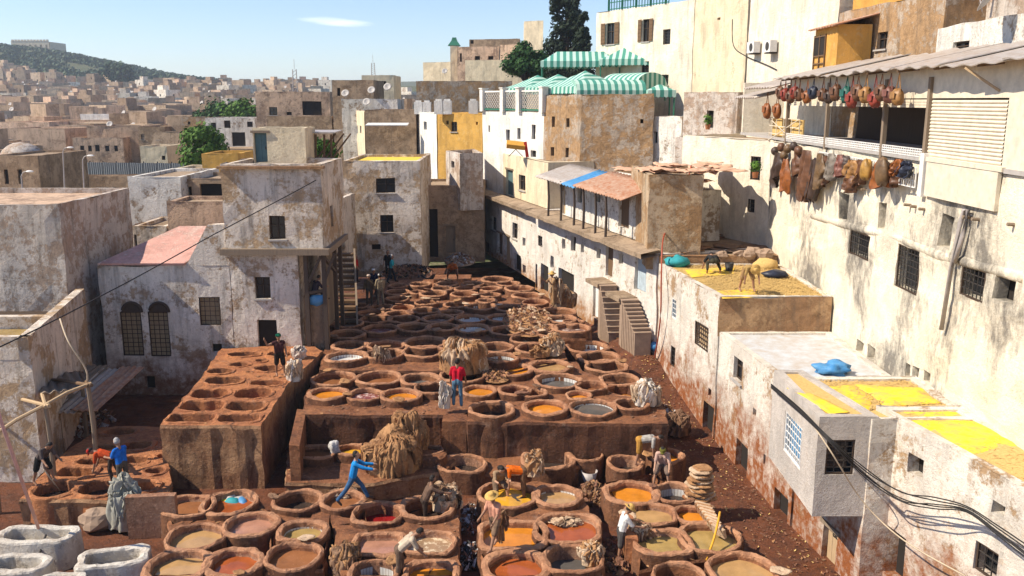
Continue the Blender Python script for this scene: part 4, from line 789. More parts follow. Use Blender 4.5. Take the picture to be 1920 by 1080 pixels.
# terrace building that carries the tents
TA, TB = Vector((-2.45, 72.5)), Vector((4.75, 60.5))
t1 = on_line(1020, TA, TB, 250); TB = on_line(1089, TA, TB, 250); TA = on_line(905, TA, TB, 250); tn = Vector(((TB-TA).y, -(TB-TA).x)).normalized()
house('white_terrace_house', 'clean white terrace house with slit windows under the tents', 'house', quad_from(TA, t1, 9), 2, 12.7, 'clean_white', ops={0: [(949, 243, 956, 263, 'hole'), (970, 240, 976, 261, 'hole'), (997, 234, 1004, 261, 'hole'), (916, 235, 919, 248, 'hole'), (995, 282, 1005, 295, 'hole')]}, par=.1)
house('grey_terrace_house', 'grey patched house with bare mud wall under the tents', 'house', [t1, TB, (9.3, 59.5), (9.8, 68), tuple(t1-tn*8)], 2, 13.9, 'grey_brown', ops={0: [(1035, 218, 1041, 238, 'hole'), (1062, 222, 1068, 238, 'hole'), (1033, 275, 1039, 292, 'hole'), (1060, 277, 1066, 295, 'hole')], 1: [(1200, 224, 1206, 232, 'hole')]}, par=.4, jit=.08)
house('annex', 'whitewashed annex with a green ledge beside the mud wall', 'house', [(9.4, 60), (10.9, 58), (12.5, 60), (11, 63)], 3, 12.5, 'white_wall', ops={0: [(1221, 247, 1233, 268, 'hole')]})
house('grey_hut', 'grey plastered hut with door and potted plant', 'house', [(10.7, 56.5), (13.3, 53.5), (16, 55), (13, 60)], 3, 14.0, 'old_grey', ops={0: [(1325, 207, 1338, 240, 'hole'), (1334, 296, 1352, 308, 'hole')]})
house('grey_hut', 'low grey plastered terrace below the potted plant', 'house', [(9.6, 53.0), (12.8, 50.9), (14, 53), (11, 56)], 3, 11.4, 'old_grey', ops={0: []})
bl = thing('balustrade', (TA.x, TA.y, 12.7), 'white balustrade with pierced lattice panels below the tents', 'balustrade')
prs = [on_line(x, TA, TB, 195) for x in (907, 945, 975, 1019)]
for p in prs: m = MB(); m.box((p.x, p.y, 13.55), (.5, .5, 1.75), rz=.5); m.box((p.x, p.y, 14.45), (.6, .6, .08), rz=.5); m.build('pier', 'clean_white', bl)
for p, q in zip(prs, prs[1:]):
    m = MB(); d = q-p; n = int(d.length/.32)
    for i in range(n):
        for k in range(4):
            c = p+d*((i+.5)/n); z = 12.95+k*.3
            m.bar((c.x-d.x*.5/n, c.y-d.y*.5/n, z), (c.x+d.x*.5/n, c.y+d.y*.5/n, z+.28), .05); m.bar((c.x-d.x*.5/n, c.y-d.y*.5/n, z+.28), (c.x+d.x*.5/n, c.y+d.y*.5/n, z), .05)
    m.build('lattice_panel', 'concrete', bl)
    for z in (12.85, 14.2): m = MB(); m.bar((p.x, p.y, z), (q.x, q.y, z), .16, .12); m.build('rail', 'green_paint' if z < 13 else 'clean_white', bl)
def tent(label, c, sx, sy, ze, h, rz, ridge=.0, pole=True, zp=12.7, barrel=False, group='striped terrace tents'):
    root = thing('striped_tent', (c[0], c[1], zp), label, 'tent', group); R = Matrix.Rotation(rz, 3, 'Z'); C = V(c[0], c[1], 0); m = MB()
    def W(x, y, z): return C+R @ V(x, y, z)
    def zz(x, y):
        if barrel: return ze+h*math.sqrt(max(0, 1-(y/(sy/2))**2))*.98
        fx_ = max(0, abs(x)-ridge*sx/2)/(sx/2*(1-ridge)); fy = abs(y)/(sy/2); return ze+h*(1-max(fx_, fy))**1.15
    st = .24
    n = int(sx/st); nv = 12
    for i in range(n):
        x0, x1 = -sx/2+sx*i/n, -sx/2+sx*(i+1)/n; mt = 'tent_green' if i % 2 else 'tent_white'
        for j in range(nv):
            y0, y1 = -sy/2+sy*j/nv, -sy/2+sy*(j+1)/nv
            m.add([W(x0, y0, zz(x0, y0)), W(x1, y0, zz(x1, y0)), W(x1, y1, zz(x1, y1)), W(x0, y1, zz(x0, y1))], [(0, 1, 2, 3)], mt)
        for y in (-sy/2, sy/2): m.add([W(x0, y, ze), W(x1, y, ze), W(x1, y*1.01, ze-.42), W((x0+x1)/2, y*1.01, ze-.5), W(x0, y*1.01, ze-.42)], [(0, 1, 2, 3, 4)], mt)
    n = int(sy/st)
    for i in range(n):
        y0, y1 = -sy/2+sy*i/n, -sy/2+sy*(i+1)/n; mt = 'tent_green' if i % 2 else 'tent_white'
        for x in (-sx/2, sx/2): m.add([W(x, y0, zz(x, y0) if barrel else ze), W(x, y1, zz(x, y1) if barrel else ze), W(x*1.01, y1, ze-.42), W(x*1.01, (y0+y1)/2, ze-.5), W(x*1.01, y0, ze-.42)], [(0, 1, 2, 3, 4)], mt)
    m.build('canopy', None, root, recalc=False)
    if pole:
        for x in (-sx/2+.1, sx/2-.1):
            for y in (-sy/2+.1, sy/2-.1): m = MB(); a = W(x, y, zp); b = W(x, y, ze-.02); m.tube([a, b], .06, 6); m.build('pole', 'green_paint', root)
    return root
rzt = math.atan2((TB-TA).y, (TB-TA).x)
for i, (px, dz) in enumerate(((948, 0), (985, .0), (1040, .05))):
    p = on_line(px, TA, TB, 170)-tn*(2.9 if i < 2 else 2.6); tent(['striped green tent at the white balustrade\'s outer corner', 'middle striped green tent above the balustrade', 'largest peaked striped tent above the grey house'][i], p, 3.5+(i == 2)*1.0, 4.4, 14.45, 1.0+.15*(i == 2), rzt, zp=12.65 if i < 2 else 13.6)
tent('barrel roofed striped awning beside the peaked tents', (6.6, 63.5), 4.8, 3.4, 14.2, .75, .1, barrel=True, zp=13.5)
tent('tall arched striped awning climbing behind the barrel one', (8.9, 66.5), 3.6, 3.2, 14.6, .9, -.9, barrel=True, zp=13.5)
tent('low striped tent at the back of the terrace', (5.4, 72.5), 6.2, 4, 16.5, .8, -.05, ridge=.6, zp=12)
tent('peaked striped tent in front of the cream house', (9.4, 71.3), 4.8, 4, 16.6, 1.1, -.2, ridge=.2, zp=12)
tent('small striped flap tent at the terrace end', (10.1, 62.2), 1.9, 2, 14.2, .45, 0, zp=12.4)
rl = thing('roof_railing', (9, 72, 20.4), 'green iron railing on top of the shuttered cream house', 'railing'); A, B = Vector((6.75, 74)), Vector((12.8, 65))
for i in range(22):
    p = A.lerp(B, .14+.62*i/21); m = MB(); m.bar((p.x, p.y, 20.4), (p.x, p.y, 21.6), .06 if i % 5 else .16); m.build('baluster', 'green_paint', rl)
for z in (20.5, 21.0, 21.55):
    p, q = A.lerp(B, .14), A.lerp(B, .76); m = MB(); m.bar((p.x, p.y, z), (q.x, q.y, z), .06); m.build('rail', 'green_paint', rl)
# ------------------------------------------------------------------ the town beyond, hills, trees
ZP = [(100, 5.2), (110, 6.0), (150, 8.1), (200, 9.3), (300, 12.6), (420, 18), (550, 25.5), (700, 31), (1000, 31), (1600, 26), (3000, 10)]
def zroof(D):
    for (a, za), (b, zb_) in zip(ZP, ZP[1:]):
        if D <= b: return za+(zb_-za)*max(0, (D-a))/(b-a)
    return ZP[-1][1]
def ter(x, y):
    """height of the land beyond the yard"""
    def g(cx, cy, sx, sy, h): return h*math.exp(-((x-cx)/sx)**2-((y-cy)/sy)**2)
    base = zroof(y)-6.2 if y > 100 else -1.0
    h = g(-455, 800, 130, 190, 31)+g(-370, 690, 120, 150, 7)+g(-120, 1500, 260, 300, 20)+g(-330, 1700, 300, 300, 10)
    k = min(1, max(0, (x-8)/14))*min(1, max(0, (y-46)/8)); h += k*7*math.exp(-((y-70)/30)**2)*1.0
    h += g(0, 170, 26, 40, 9)+g(18, 120, 22, 40, 7)
    return base+h+.8*nz((x, y, 0), .02)
mb = MB()
def tp(u, v): y = 74+((v**2.2)*2300); x = (u-.5)*2*(60+y*.75)-8; return V(x, y, ter(x, y)-.15)
mb.grid(tp, 110, 110)
plaster('hill_ground', (.23, .19, .12), (.09, .11, .05), .52, .3); struct(mb.build('hillside', 'hill_ground', smooth=True))
def leafmat(name, a, b):
    t = NT(name); oi = t.noise(.8, 3); col = t.mix(t.ramp(t.noise(2.5, 4), .35, .65), a, b); t.b.inputs['Subsurface Weight'].default_value = 0
    t.b.inputs['Transmission Weight'].default_value = 0; MATS[name] = t.done(col, .7, .2)
leafmat('leaf_green', (.085, .17, .02), (.04, .10, .012)); leafmat('leaf_deep', (.03, .085, .016), (.016, .05, .01)); leafmat('leaf_dark', (.018, .032, .014), (.010, .02, .009)); leafmat('leaf_far', (.07, .11, .055), (.045, .075, .04))
def tree(name, label, c, h, r, mat, n=2500, ls=.22, cone=False, trunk=.2, seed=1, group=None, cz=.6):
    rr = random.Random(seed); c = Vector(c); root = thing(name, c, label, 'tree', group); m = MB()
    m.tube([c+V(0, 0, -.4), c+V(.1, 0, h*.3), c+V(0, .1, h*(.9 if cone else .6))], [trunk, trunk*.75, trunk*.2], 8)
    clumps = []
    for i in range(110 if cone else 24):
        a = rr.uniform(0, 6.28)
        if cone:
            t = rr.uniform(.08, 1); q = r*(1-t)**.6*rr.uniform(.2, 1)+.1; p = c+V(math.cos(a)*q, math.sin(a)*q, h*t); cr = r*.36*(1.1-t*.7)
        else:
            b = math.asin(rr.uniform(-.7, 1)); q = rr.uniform(.45, .85); p = c+V(math.cos(a)*math.cos(b)*r*q, math.sin(a)*math.cos(b)*r*q, h*cz+math.sin(b)*h*(1-cz)*q); cr = r*rr.uniform(.28, .45)
        clumps.append((p, cr)); m.tube([c+V(0, 0, h*.25 if not cone else max(.3, p.z-c.z-.6)), (c+p)/2+V(0, 0, h*.2 if not cone else (p.z-c.z)*.45), p], [trunk*.4, trunk*.25, .03], 5)
    m.build('trunk', 'wood_dark', root)
    m = MB(); vs = []; fs = []
    for i in range(n):
        p, cr = rr.choice(clumps); d = Vector((rr.gauss(0, 1), rr.gauss(0, 1), rr.gauss(0, .8))); d = d.normalized()*cr*rr.uniform(.5, 1.12)*(1+.3*nz(d, 2, seed))
        q = p+d; nrm = (d.normalized()+Vector((rr.uniform(-1, 1), rr.uniform(-1, 1), rr.uniform(-.5, 1)))*.7).normalized(); t = nrm.orthogonal().normalized(); s = nrm.cross(t); L = ls*rr.uniform(.6, 1.3); k = len(vs)
        vs += [q-t*L, q+s*L*.55, q+t*L, q-s*L*.55]; fs.append((k, k+1, k+2, k+3))
    m.add(vs, fs); m.build('crown', mat, root, recalc=False); return root
def gz(px, py, Y): return atY(px, py, Y)
tree('green_tree', 'bright green leafy tree behind the grey fence', gz(385, 312, 82)+V(0, 0, -1), 4.6, 2.5, 'leaf_green', 3600, .2, seed=3, cz=.55)
tree('green_tree', 'bushy green tree in front of the white ruins', gz(408, 226, 150)+V(0, 0, -3), 6.0, 3.6, 'leaf_deep', 1800, .32, seed=4, cz=.65)
tree('green_tree', 'yellow green bushy tree beside the tan house', gz(455, 226, 140)+V(0, 0, -3), 6.0, 3.4, 'leaf_green', 1800, .32, seed=5, cz=.65)
tree('roof_bush', 'leafy bush growing under the roof pergola', gz(596, 302, 52)+V(0, 0, -.6), 1.9, 1.1, 'leaf_green', 1400, .13, seed=6, trunk=.06)
tree('green_tree', 'dense round green tree beside the dark conifer', gz(985, 128, 100)+V(0, 0, -3.2), 5.9, 2.4, 'leaf_deep', 5000, .22, seed=7, cz=.62)
tree('conifer', 'tall dark conifer behind the striped tents', gz(1062, 120, 112)+V(0, 0, -4), 15.5, 3.2, 'leaf_dark', 9000, .26, cone=True, trunk=.35, seed=8)
tree('conifer', 'shorter dark conifer beside the cream house', gz(1092, 120, 104)+V(0, 0, -3), 8.5, 1.7, 'leaf_dark', 4000, .24, cone=True, trunk=.25, seed=9)
for i, (px, py, h, r) in enumerate([(208, 138, 16, 7), (229, 139, 15, 8), (242, 146, 6, 6)]):
    tree('hill_tree', ['tall rounded tree on the hill slope', 'broad rounded tree on the hill slope', 'low tree at the foot of the hill slope'][i], V(gz(px, py, 560).x, 560, ter(gz(px, py, 560).x, 560)), h, r, 'leaf_far', 700, 1.1, seed=20+i, trunk=.6, cz=.62)
m = MB(); rr = random.Random(11)
for i in range(30000):
    x, y = rr.uniform(-640, -230), rr.uniform(520, 900); z = ter(x, y)
    if z < 29 or nz((x, y, 0), .03, 4)+.25*nz((x, y, 0), .11) < -.22: continue
    a = rr.uniform(0, 6.3); s = rr.uniform(.7, 1.7); b = rr.uniform(.2, 2.6)
    for k in range(3):
        o = V(x+rr.uniform(-1.4, 1.4), y+rr.uniform(-1.4, 1.4), z+b*rr.uniform(.2, 1.1)); d = Vector((rr.uniform(-1, 1), rr.uniform(-1, 1), rr.uniform(-.6, .9))).normalized(); t = d.orthogonal().normalized()*s; q = d.cross(t)
        m.add([o-t, o+q*.7, o+t, o-q*.7], [(0, 1, 2, 3)])
stuff(tag(m.build('hill_scrub', 'leaf_far', recalc=False), 'olive scrub covering the hill under the fortress', 'scrub'))
# fortress
ft = thing('fortress', (-455, 800, 0), 'pale square fortress crowning the distant hill', 'fortress')
x0, x1 = atY(21, 85, 800).x, atY(92, 85, 800).x; zt = atY(50, 77, 800).z; zb = ter((x0+x1)/2, 800)-8
m = MB(); wall_face(m, (x0, 800), (x1, 800), zb, zt, [((x1-x0)*(i+.5)/7-1, zt-7, (x1-x0)*(i+.5)/7+1, zt-3) for i in range(7)], 0, 6, None, 1.5)
m.prism([(x0, 801.6), (x1, 801.6), (x1, 830), (x0, 830)], zb, zt-.5); m.build('wall', 'cream', ft)
for i in range(12): m = MB(); m.box((x0+(x1-x0)*(i+.5)/12, 800.5, zt+.6), ((x1-x0)/20, 1.5, 1.4)); m.build('merlon', 'cream', ft)
# small town houses: a few shapes, each placed as its own house
def far_build(i, mat, w, d, h):
    rr = random.Random(i*7+1); m = MB(); m.mi(mat); m.mi('interior_shade'); m.mi('roof_dirt'); c = [(-w/2, -d/2), (w/2, -d/2), (w/2, d/2), (-w/2, d/2)]
    def put(mm, k): o = len(m.v); m.v += mm.v; m.f += [[q+o for q in f] for f in mm.f]; m.m += [k]*len(mm.f)
    for k in range(4):
        A, B = Vector(c[k]), Vector(c[(k+1) % 4]); L = (B-A).length; ops = []; u = (B-A)/L; n = Vector((u.y, -u.x))
        for f in range(int((h-.6)/2.7)):
            for j in range(int((L-.8)/2.2)):
                if rr.random() < .5: q = 1.4+j*2.2+rr.uniform(-.3, .3); ops.append((q-.32, 1.0+f*2.7, q+.32, 2.0+f*2.7))
        t = MB(); wall_face(t, A, B, -5, h, ops, .08, 1.8, None, .3); put(t, 0)
        t = MB()
        for (a, z0, b, z1) in ops:
            p, q = A+u*(a-.1)-n*.28, A+u*(b+.1)-n*.28; t.add([(p.x, p.y, z0-.1), (q.x, q.y, z0-.1), (q.x, q.y, z1+.1), (p.x, p.y, z1+.1)], [(0, 1, 2, 3)])
        put(t, 1)
    inn = offset_poly(c, .3); t = MB(); t.ring([[V(*p, h) for p in c], [V(p.x, p.y, h+.02) for p in inn], [V(p.x, p.y, h-.6) for p in inn]], close=True); put(t, 0)
    if i % 2: t = MB(); t.box((rr.uniform(-.2, .2)*w, .1*d, h+.7), (w*.4, d*.45, 2.2)); put(t, 0)
    if i % 3 == 0: t = MB(); t.box((w*.22, -d*.1, h+.25), (w*.45, d*.6, .12), rx=.06); put(t, 2)
    me = m.build('town_house', None, None, recalc=False); me['h'] = h+5; return me
protos = []
for i in range(14):
    rr = random.Random(i+50); mat = ['far0', 'far1', 'far0', 'far3', 'far2', 'far1', 'far0'][i % 7]; protos.append((far_build(i, mat, rr.uniform(5, 8.5), rr.uniform(5, 7.5), rr.uniform(4.2, 7)), mat))
names = dict(far0='tan', far1='brown', far2='whitewashed', far3='pinkish'); placed = 0; rr = random.Random(77); D = 118.0; used = [False]*14; dish_spots = []
while D < 640 and placed < 297:
    px = -45+rr.uniform(0, 20)
    lim = 790 if 128 < D < 420 else (640 if D < 330 else 620)
    while px < lim and placed < 297:
        w = rr.uniform(6, 9); x = atY(px, 300, D).x; y = D+rr.uniform(-3, 3); zt = ter(x, y)
        skip = (D < 150 and 60 < px < 350) or (D < 135 and px > 460) or (D < 165 and 615 < px) or (zt > 36) or (343 < px < 430 and D < 130)
        if not skip:
            k = rr.randrange(14); ob, mat = protos[k]
            if used[k]: o = ob.copy(); COL.objects.link(o)
            else: o = ob; used[k] = True
            sc = 1.5 if D < 210 else (1.3 if D < 320 else 1.1); o.scale = (sc*rr.uniform(.9, 1.15), sc*rr.uniform(.9, 1.15), sc*.95); o.location = (x, y, max(zt+4, zroof(y)+rr.uniform(-1.6, 1.2)) - ob['h']*sc*.95 if D < 560 else zt-5); o.rotation_euler.z = rr.choice((0, .5*math.pi))+rr.uniform(-.55, .35)
            far = 'on the distant slope under the hill' if D > 330 else ('in the middle of the old town' if D > 200 else 'at the near edge of the old town')
            tag(o, '%s flat roofed house %s' % (names[mat], far), 'house', '%s town houses %s' % (names[mat], far)); placed += 1
            if rr.random() < .3 and len(dish_spots) < 70: dish_spots.append((x, y, o.location.z+ob['h']*sc*.95))
        px += (w*(1.5 if D < 210 else (1.3 if D < 320 else 1.1))+rr.uniform(-1, 3.0)*(1 if D < 300 else 1.4))*FPX/D
    D *= 1.074
for k, (ob, mat) in enumerate(protos):
    if not used[k]: bpy.data.objects.remove(ob)
# landmarks of the middle distance
front('ruin_house', 'white roofless ruin with a broken arch behind green trees', 'house', 384, 478, 221, 128, 8, 'white_wall', -2, [(435, 248, 460, 274, 'dark'), (420, 226, 432, 240, 'hole'), (395, 230, 405, 240, 'hole'), (463, 228, 474, 238, 'hole')])
front('tall_house', 'tall brown windowed house in the old town', 'house', 204, 257, 213, 168, 12, 'brown_wall', -4, [(241, 232, 248, 241, 'win'), (220, 250, 226, 258, 'hole')])
front('pale_house', 'long pale house with small square windows and bright roof wall', 'house', 103, 204, 226, 172, 10, 'pink_wall', -4, [(112, 250, 119, 260, 'win'), (128, 250, 134, 259, 'win'), (158, 250, 164, 257, 'win'), (178, 250, 184, 257, 'win')])
front('white_parapet', 'long whitewashed parapet above the pale house', 'wall', 138, 204, 214, 176, 2, 'clean_white', -2)
front('unfinished_house', 'unfinished tan house with open window frames', 'house', 135, 230, 258, 150, 9, 'pink_wall', -4, [(150, 273, 158, 284, 'hole'), (165, 273, 172, 284, 'hole'), (178, 272, 187, 284, 'hole'), (197, 273, 205, 284, 'hole'), (214, 273, 221, 284, 'hole')])
front('brown_house', 'brown house with two windows beside the smoke', 'house', 258, 308, 238, 150, 9, 'brown_wall', -4, [(264, 252, 271, 262, 'win'), (293, 252, 301, 262, 'win')])
front('grey_house', 'grey brown plain house in front of the green tree', 'house', 340, 396, 220, 140, 9, 'grey_brown', -4, [(352, 228, 357, 233, 'hole'), (347, 246, 352, 251, 'hole')])
front('low_house', 'cream low shed below the brown windowed house', 'house', 262, 312, 274, 118, 6, 'cream', -4, [(303, 292, 310, 300, 'hole')])
front('old_house', 'ruined dark brick house at the left edge beyond the roofs', 'house', -20, 70, 292, 78, 9, 'brown_wall', -1, [(8, 318, 16, 345, 'hole'), (34, 318, 42, 345, 'hole')])
front('retaining_wall', 'dark stained retaining wall below the site fence', 'wall', 72, 352, 330, 94, 2, 'brown_wall', -3)
front('terrace_house', 'low pale roof terrace left of the ochre room', 'house', 305, 382, 320, 66, 6, 'cream', 0)
m = MB(); a = gz(22, 300, 90); m.ball((a.x, 92, a.z-.3), (2.2, 2.2, 2.0), 18, 10); tag(m.build('dome', 'old_grey', smooth=True), 'pale weathered dome at the left edge of the town', 'dome')
hl = [('hill_house', 'stacked pale house below the fortress side hill', 793, 846, 117, 150, 9, 'cream', []), ('hill_house', 'tan house with arched window beside the green capped tower', 857, 936, 88, 146, 10, 'pink_wall', [(890, 105, 900, 118, 'hole'), (915, 105, 925, 112, 'hole'), (862, 100, 866, 116, 'hole')]),
      ('hill_house', 'long pale wall below the tan arched house', 872, 978, 113, 128, 6, 'cream', []), ('hill_house', 'low brown house topping the hill cluster', 880, 975, 74, 165, 9, 'brown_wall', [(882, 72, 888, 82, 'hole')]), ('hill_house', 'pale house behind the round green tree', 938, 972, 84, 140, 6, 'pink_wall', []),
      ('hill_block', 'square tan block house beside the tall conifer', 983, 1018, 40, 180, 8, 'cream', [])]
for (nm, lab, x0, x1, yt, Y, d, mat, ops) in hl: front(nm, lab, 'house', x0, x1, yt, Y, d, mat, 2, ops, rot=-2)
tw = front('minaret', 'slim cream tower with small green tiled cap', 'tower', 844, 860, 86, 148, 2, 'cream', 4)
p = gz(852, 86, 149); m = MB(); m.ring([[p+V(dx*1.0, dy*1.0, 0) for dx, dy in ((-1, -1), (1, -1), (1, 1), (-1, 1))], [p+V(dx*.45, dy*.45, .8) for dx, dy in ((-1, -1), (1, -1), (1, 1), (-1, 1))], [p+V(dx*.3, dy*.3, 1.3) for dx, dy in ((-1, -1), (1, -1), (1, 1), (-1, 1))]], close=True)
m.build('cap', 'green_paint', tw)
# fence, lamps, masts, dishes
fe = thing('site_fence', gz(200, 326, 112), 'grey corrugated site fence in front of the town', 'fence')
a, b = gz(72, 303, 112), gz(348, 306, 104); k = 11
for i in range(k):
    p, q = a.lerp(b, i/k), a.lerp(b, (i+.97)/k); m = MB(); m.grid(lambda u, v: V(p.x+(q.x-p.x)*u, p.y+(q.y-p.y)*u+.04*math.sin(u*40), p.z-1.7*v), 28, 1); m.build('panel', 'fence_grey', fe)
    m = MB(); m.box((p.x, p.y+.1, p.z-.8), (.1, .1, 1.9)); m.build('post', 'iron', fe)
for i, (px, yt, yb, Y) in enumerate([(118, 284, 370, 70), (155, 300, 370, 64), (40, 330, 372, 60)]):
    t, b_ = gz(px, yt, Y), gz(px, yb, Y); lp = thing('street_lamp', b_, ['tall street lamp beside the dark excavation', 'second street lamp nearer the pale roofs', 'short street lamp at the ruined brick house'][i], 'street lamp', 'street lamps by the fence')
    m = MB(); m.tube([b_+V(0, 0, -3), t], [.07, .045], 7); m.build('post', 'pipe_grey', lp)
    m = MB(); m.tube([t, t+V(.15, 0, .25), t+V(.45, 0, .32)], .035, 6); m.build('arm', 'pipe_grey', lp); m = MB(); m.ball(t+V(.6, 0, .3), (.28, .14, .08), 10, 6); m.build('lamp_head', 'white_paint', lp, smooth=True)
for i, (px, yb, yt, Y) in enumerate([(554, 172, 130, 130), (700, 141, 118, 160)]):
    p = gz(px, yb, Y); h = gz(px, yt, Y).z-p.z; ms = thing('antenna_mast', p, ['lattice antenna mast above the tan house', 'thin antenna mast on the far ridge'][i], 'mast')
    for s in (-.35, .35): m = MB(); m.tube([p+V(s, 0, -1), p+V(s*.7, 0, h)], .07, 5); m.build('leg', 'pipe_grey', ms)
    m = MB(); 
    for k in range(6): m.bar(p+V(-.35, 0, h*k/6), p+V(.3, 0, h*(k+1)/6), .05)
    m.build('bracing', 'pipe_grey', ms); m = MB(); m.tube([p+V(0, 0, h), p+V(0, 0, h+1.4)], .03, 5); m.build('tip', 'pipe_grey', ms)
def dish(c, r, az, label, group=None):
    c = Vector(c); root = thing('satellite_dish', c, label, 'dish', group); d = Vector((math.cos(az)*.85, math.sin(az)*.85, .5)).normalized(); t = d.cross(V(0, 0, 1)).normalized(); q = t.cross(d); o = c+V(0, 0, r*1.15); L = []
    for i in range(4): L.append([o+(t*math.cos(k*.5236)+q*math.sin(k*.5236))*r*i/3+d*r*.25*(i/3)**2 for k in range(12)])
    m = MB(); m.ring(L); m.build('reflector', 'dish_white', root, smooth=True, solid=.02)
    m = MB(); m.tube([c, o-d*.05], r*.06, 5); m.build('post', 'pipe_grey', root); m = MB(); m.tube([o-q*r*.9, o+d*r*.9], r*.035, 5); m.box(o+d*r*.9, (r*.14,)*3); m.build('feed_arm', 'pipe_grey', root)
rr = random.Random(5)
for (x, y, z) in dish_spots: dish((x+rr.uniform(-2, 2), y-2.0, z-.4), rr.uniform(.45, .65), -1.9+rr.uniform(-.4, .4), 'small pale satellite dish on an old town roof', 'town satellite dishes')
for (px, py, Y, lab) in [(727, 172, 91, 'satellite dish on the low white roof house'), (697, 178, 92, 'satellite dish beside the tan roof cube'), (688, 200, 91.5, 'large satellite dish above the sunlit side house'), (648, 184, 91, 'satellite dish at the brown house roof edge'), (834, 140, 126, 'satellite dish below the slim tower'), (1008, 176, 70, 'satellite dish under the striped tents')]:
    p = gz(px, py, Y); dish(p, .4, -1.7, lab)
p = wx(1855, 48, 15.3); dish((p.x, p.y, 16.1), .55, 2.6, 'big tilted satellite dish on the crumbling white wall')
# ------------------------------------------------------------------ hides
def hide_pile(label, c, rx, ry, h, n=34, mats=('hide_tan',), seed=1, wid=.5, sag=1.0, flat=1.0):
    rr = random.Random(seed); c = Vector(c); root = thing('hide_pile', c, label, 'hides'); n = int(n*1.5)
    def surf(th, s, off=0):
        s = min(max(s, 0), 1.15); f = math.sin(min(s, 1)*math.pi/2)**.7; g = math.cos(min(s, 1)*math.pi/2)**.75 if s < 1 else -(s-1)*.6
        ct, sn = math.cos(th), math.sin(th); b = 1+.30*noise.noise(Vector((ct*f*1.5+seed, sn*f*1.5, s*1.8)))+.10*noise.noise(Vector((ct*f*4+seed, sn*f*4, s*4)))
        return c+V(ct*(rx*f*b+off), sn*(ry*f*b+off), h*g*b+off*.6)
    m = MB(); m.ring([[surf(k*2*math.pi/26, i/9*1.0, -.05) for k in range(26)] for i in range(10)]); m.build('heap_core', mats[0], root, smooth=True)
    for i in range(n):
        th = 2*math.pi*(i*.618 % 1)+rr.uniform(-.4, .4); s0 = rr.choice((0, .05, .2, .35, .5, .6))*rr.uniform(.4, 1.3); s1 = min(1.1, s0+rr.uniform(.28, .6)); w = wid*rr.uniform(.5, 1.2)/max(rx, .3); fr = rr.uniform(8, 15); am = rr.uniform(.025, .06); o = .015+.07*rr.random(); q = rr.uniform(0, 6); sk = rr.uniform(-.5, .5); nu, nv = 16, 8
        def pt(u, v):
            e = .22*noise.noise(Vector((u*3+q, v*3, q))); s = s0+(s1-s0)*v*(1+.30*noise.noise(Vector((u*5+q, 0, q)))); t = th+sk*v+((u-.5)*2*w)*(.8+.4*math.sin(v*3+q))*(1 if s > .3 else 1.6-2*s)
            return surf(t+e*w, s, o*(1-.3*v)+am*math.sin(u*fr+q+v*1.5+2.2*e)+.05*noise.noise(Vector((u*5+q, v*4, q*2))))
        m = MB(); m.grid(pt, nu, nv); m.build('hide', mats[i % len(mats)], root, smooth=True, recalc=False)
    return root
def P3(px, py, z): return G(px, py, z)
def pile_at(label, px, py, z, wpx, hm, asp=.8, **k):
    c = G(px, py, z); r = (G(px+wpx/2, py, z)-c).x*.88; return hide_pile(label, c, r, r*asp, hm, **k)
pile_at('big shaggy tan hide pile leaning over the pit wall, lower hump', 732, 878, .75, 112, 1.25, .75, n=46, seed=2, wid=.34)
c = G(765, 850, 1.0); hide_pile('tall shaggy tan hide pile hump against the dark terrace', (c.x, c.y+.3, .8), .66, .55, 1.5, n=40, seed=3, wid=.3)
pile_at('huge golden brown hide pile behind the red shirted man', 869, 695, 2.2, 98, 1.35, .7, n=46, seed=4, wid=.34, mats=('hide_tan', 'hide_tan', 'hide_pale'))
pile_at('crumpled pale hides on the vat beside the mud lane', 1034, 662, 2.35, 52, .75, .7, n=22, seed=5, wid=.3, mats=('hide_pale', 'hide_tan'))
pile_at('small hide heap on the open vat rim by the pale pile', 1012, 668, 2.35, 34, .4, .6, n=12, seed=15, wid=.25, mats=('hide_tan',))
pile_at('round tan hide heap in a basket beside the far doors', 1056, 576, 2.3, 48, 1.05, .8, n=26, seed=6, wid=.34, mats=('hide_tan', 'hide_pale'))
pile_at('white hide bundle at the end of the front terrace', 1212, 757, 2.1, 52, .85, .75, n=24, seed=7, wid=.3, mats=('hide_white', 'hide_pale'))
pile_at('white and cream hides slumped over the tall block edge', 553, 712, 2.35, 32, .8, .9, n=20, seed=8, wid=.26, mats=('hide_white', 'hide_pale'))
pile_at('pale hides coiled beside the tower wall', 561, 670, 2.4, 28, .45, .7, n=14, seed=9, wid=.24, mats=('hide_white',))
pile_at('folded brown hides hung over the shaded terrace edge', 715, 694, 1.9, 36, .95, .5, n=22, seed=10, wid=.2, mats=('hide_pale', 'hide_brown'))
pile_at('tan hide bundle between the seated man and dark vat', 1001, 890, .8, 34, .75, .8, n=16, seed=11, wid=.24, mats=('hide_pale', 'hide_tan'))
pile_at('striped pale hides pulled out of the bearded man\'s vat', 836, 953, .6, 62, .75, .7, n=24, seed=12, wid=.26, mats=('hide_pale', 'hide_brown'))
pile_at('grey rolled sheet over the wall by the lime pits', 238, 985, .2, 62, 1.5, .6, n=18, seed=13, wid=.4, mats=('cloth_grey',))
pile_at('looped tan hides on the rim of the grey water vat', 1108, 1056, .55, 46, .55, .7, n=18, seed=14, wid=.24, mats=('hide_pale', 'hide_tan'))
pile_at('brown hide mound cut off by the picture\'s lower edge' if False else 'brown hide mound beside the greenish tiled vat', 650, 1083, .2, 66, .95, .8, n=22, seed=16, wid=.3, mats=('hide_tan', 'hide_brown'))
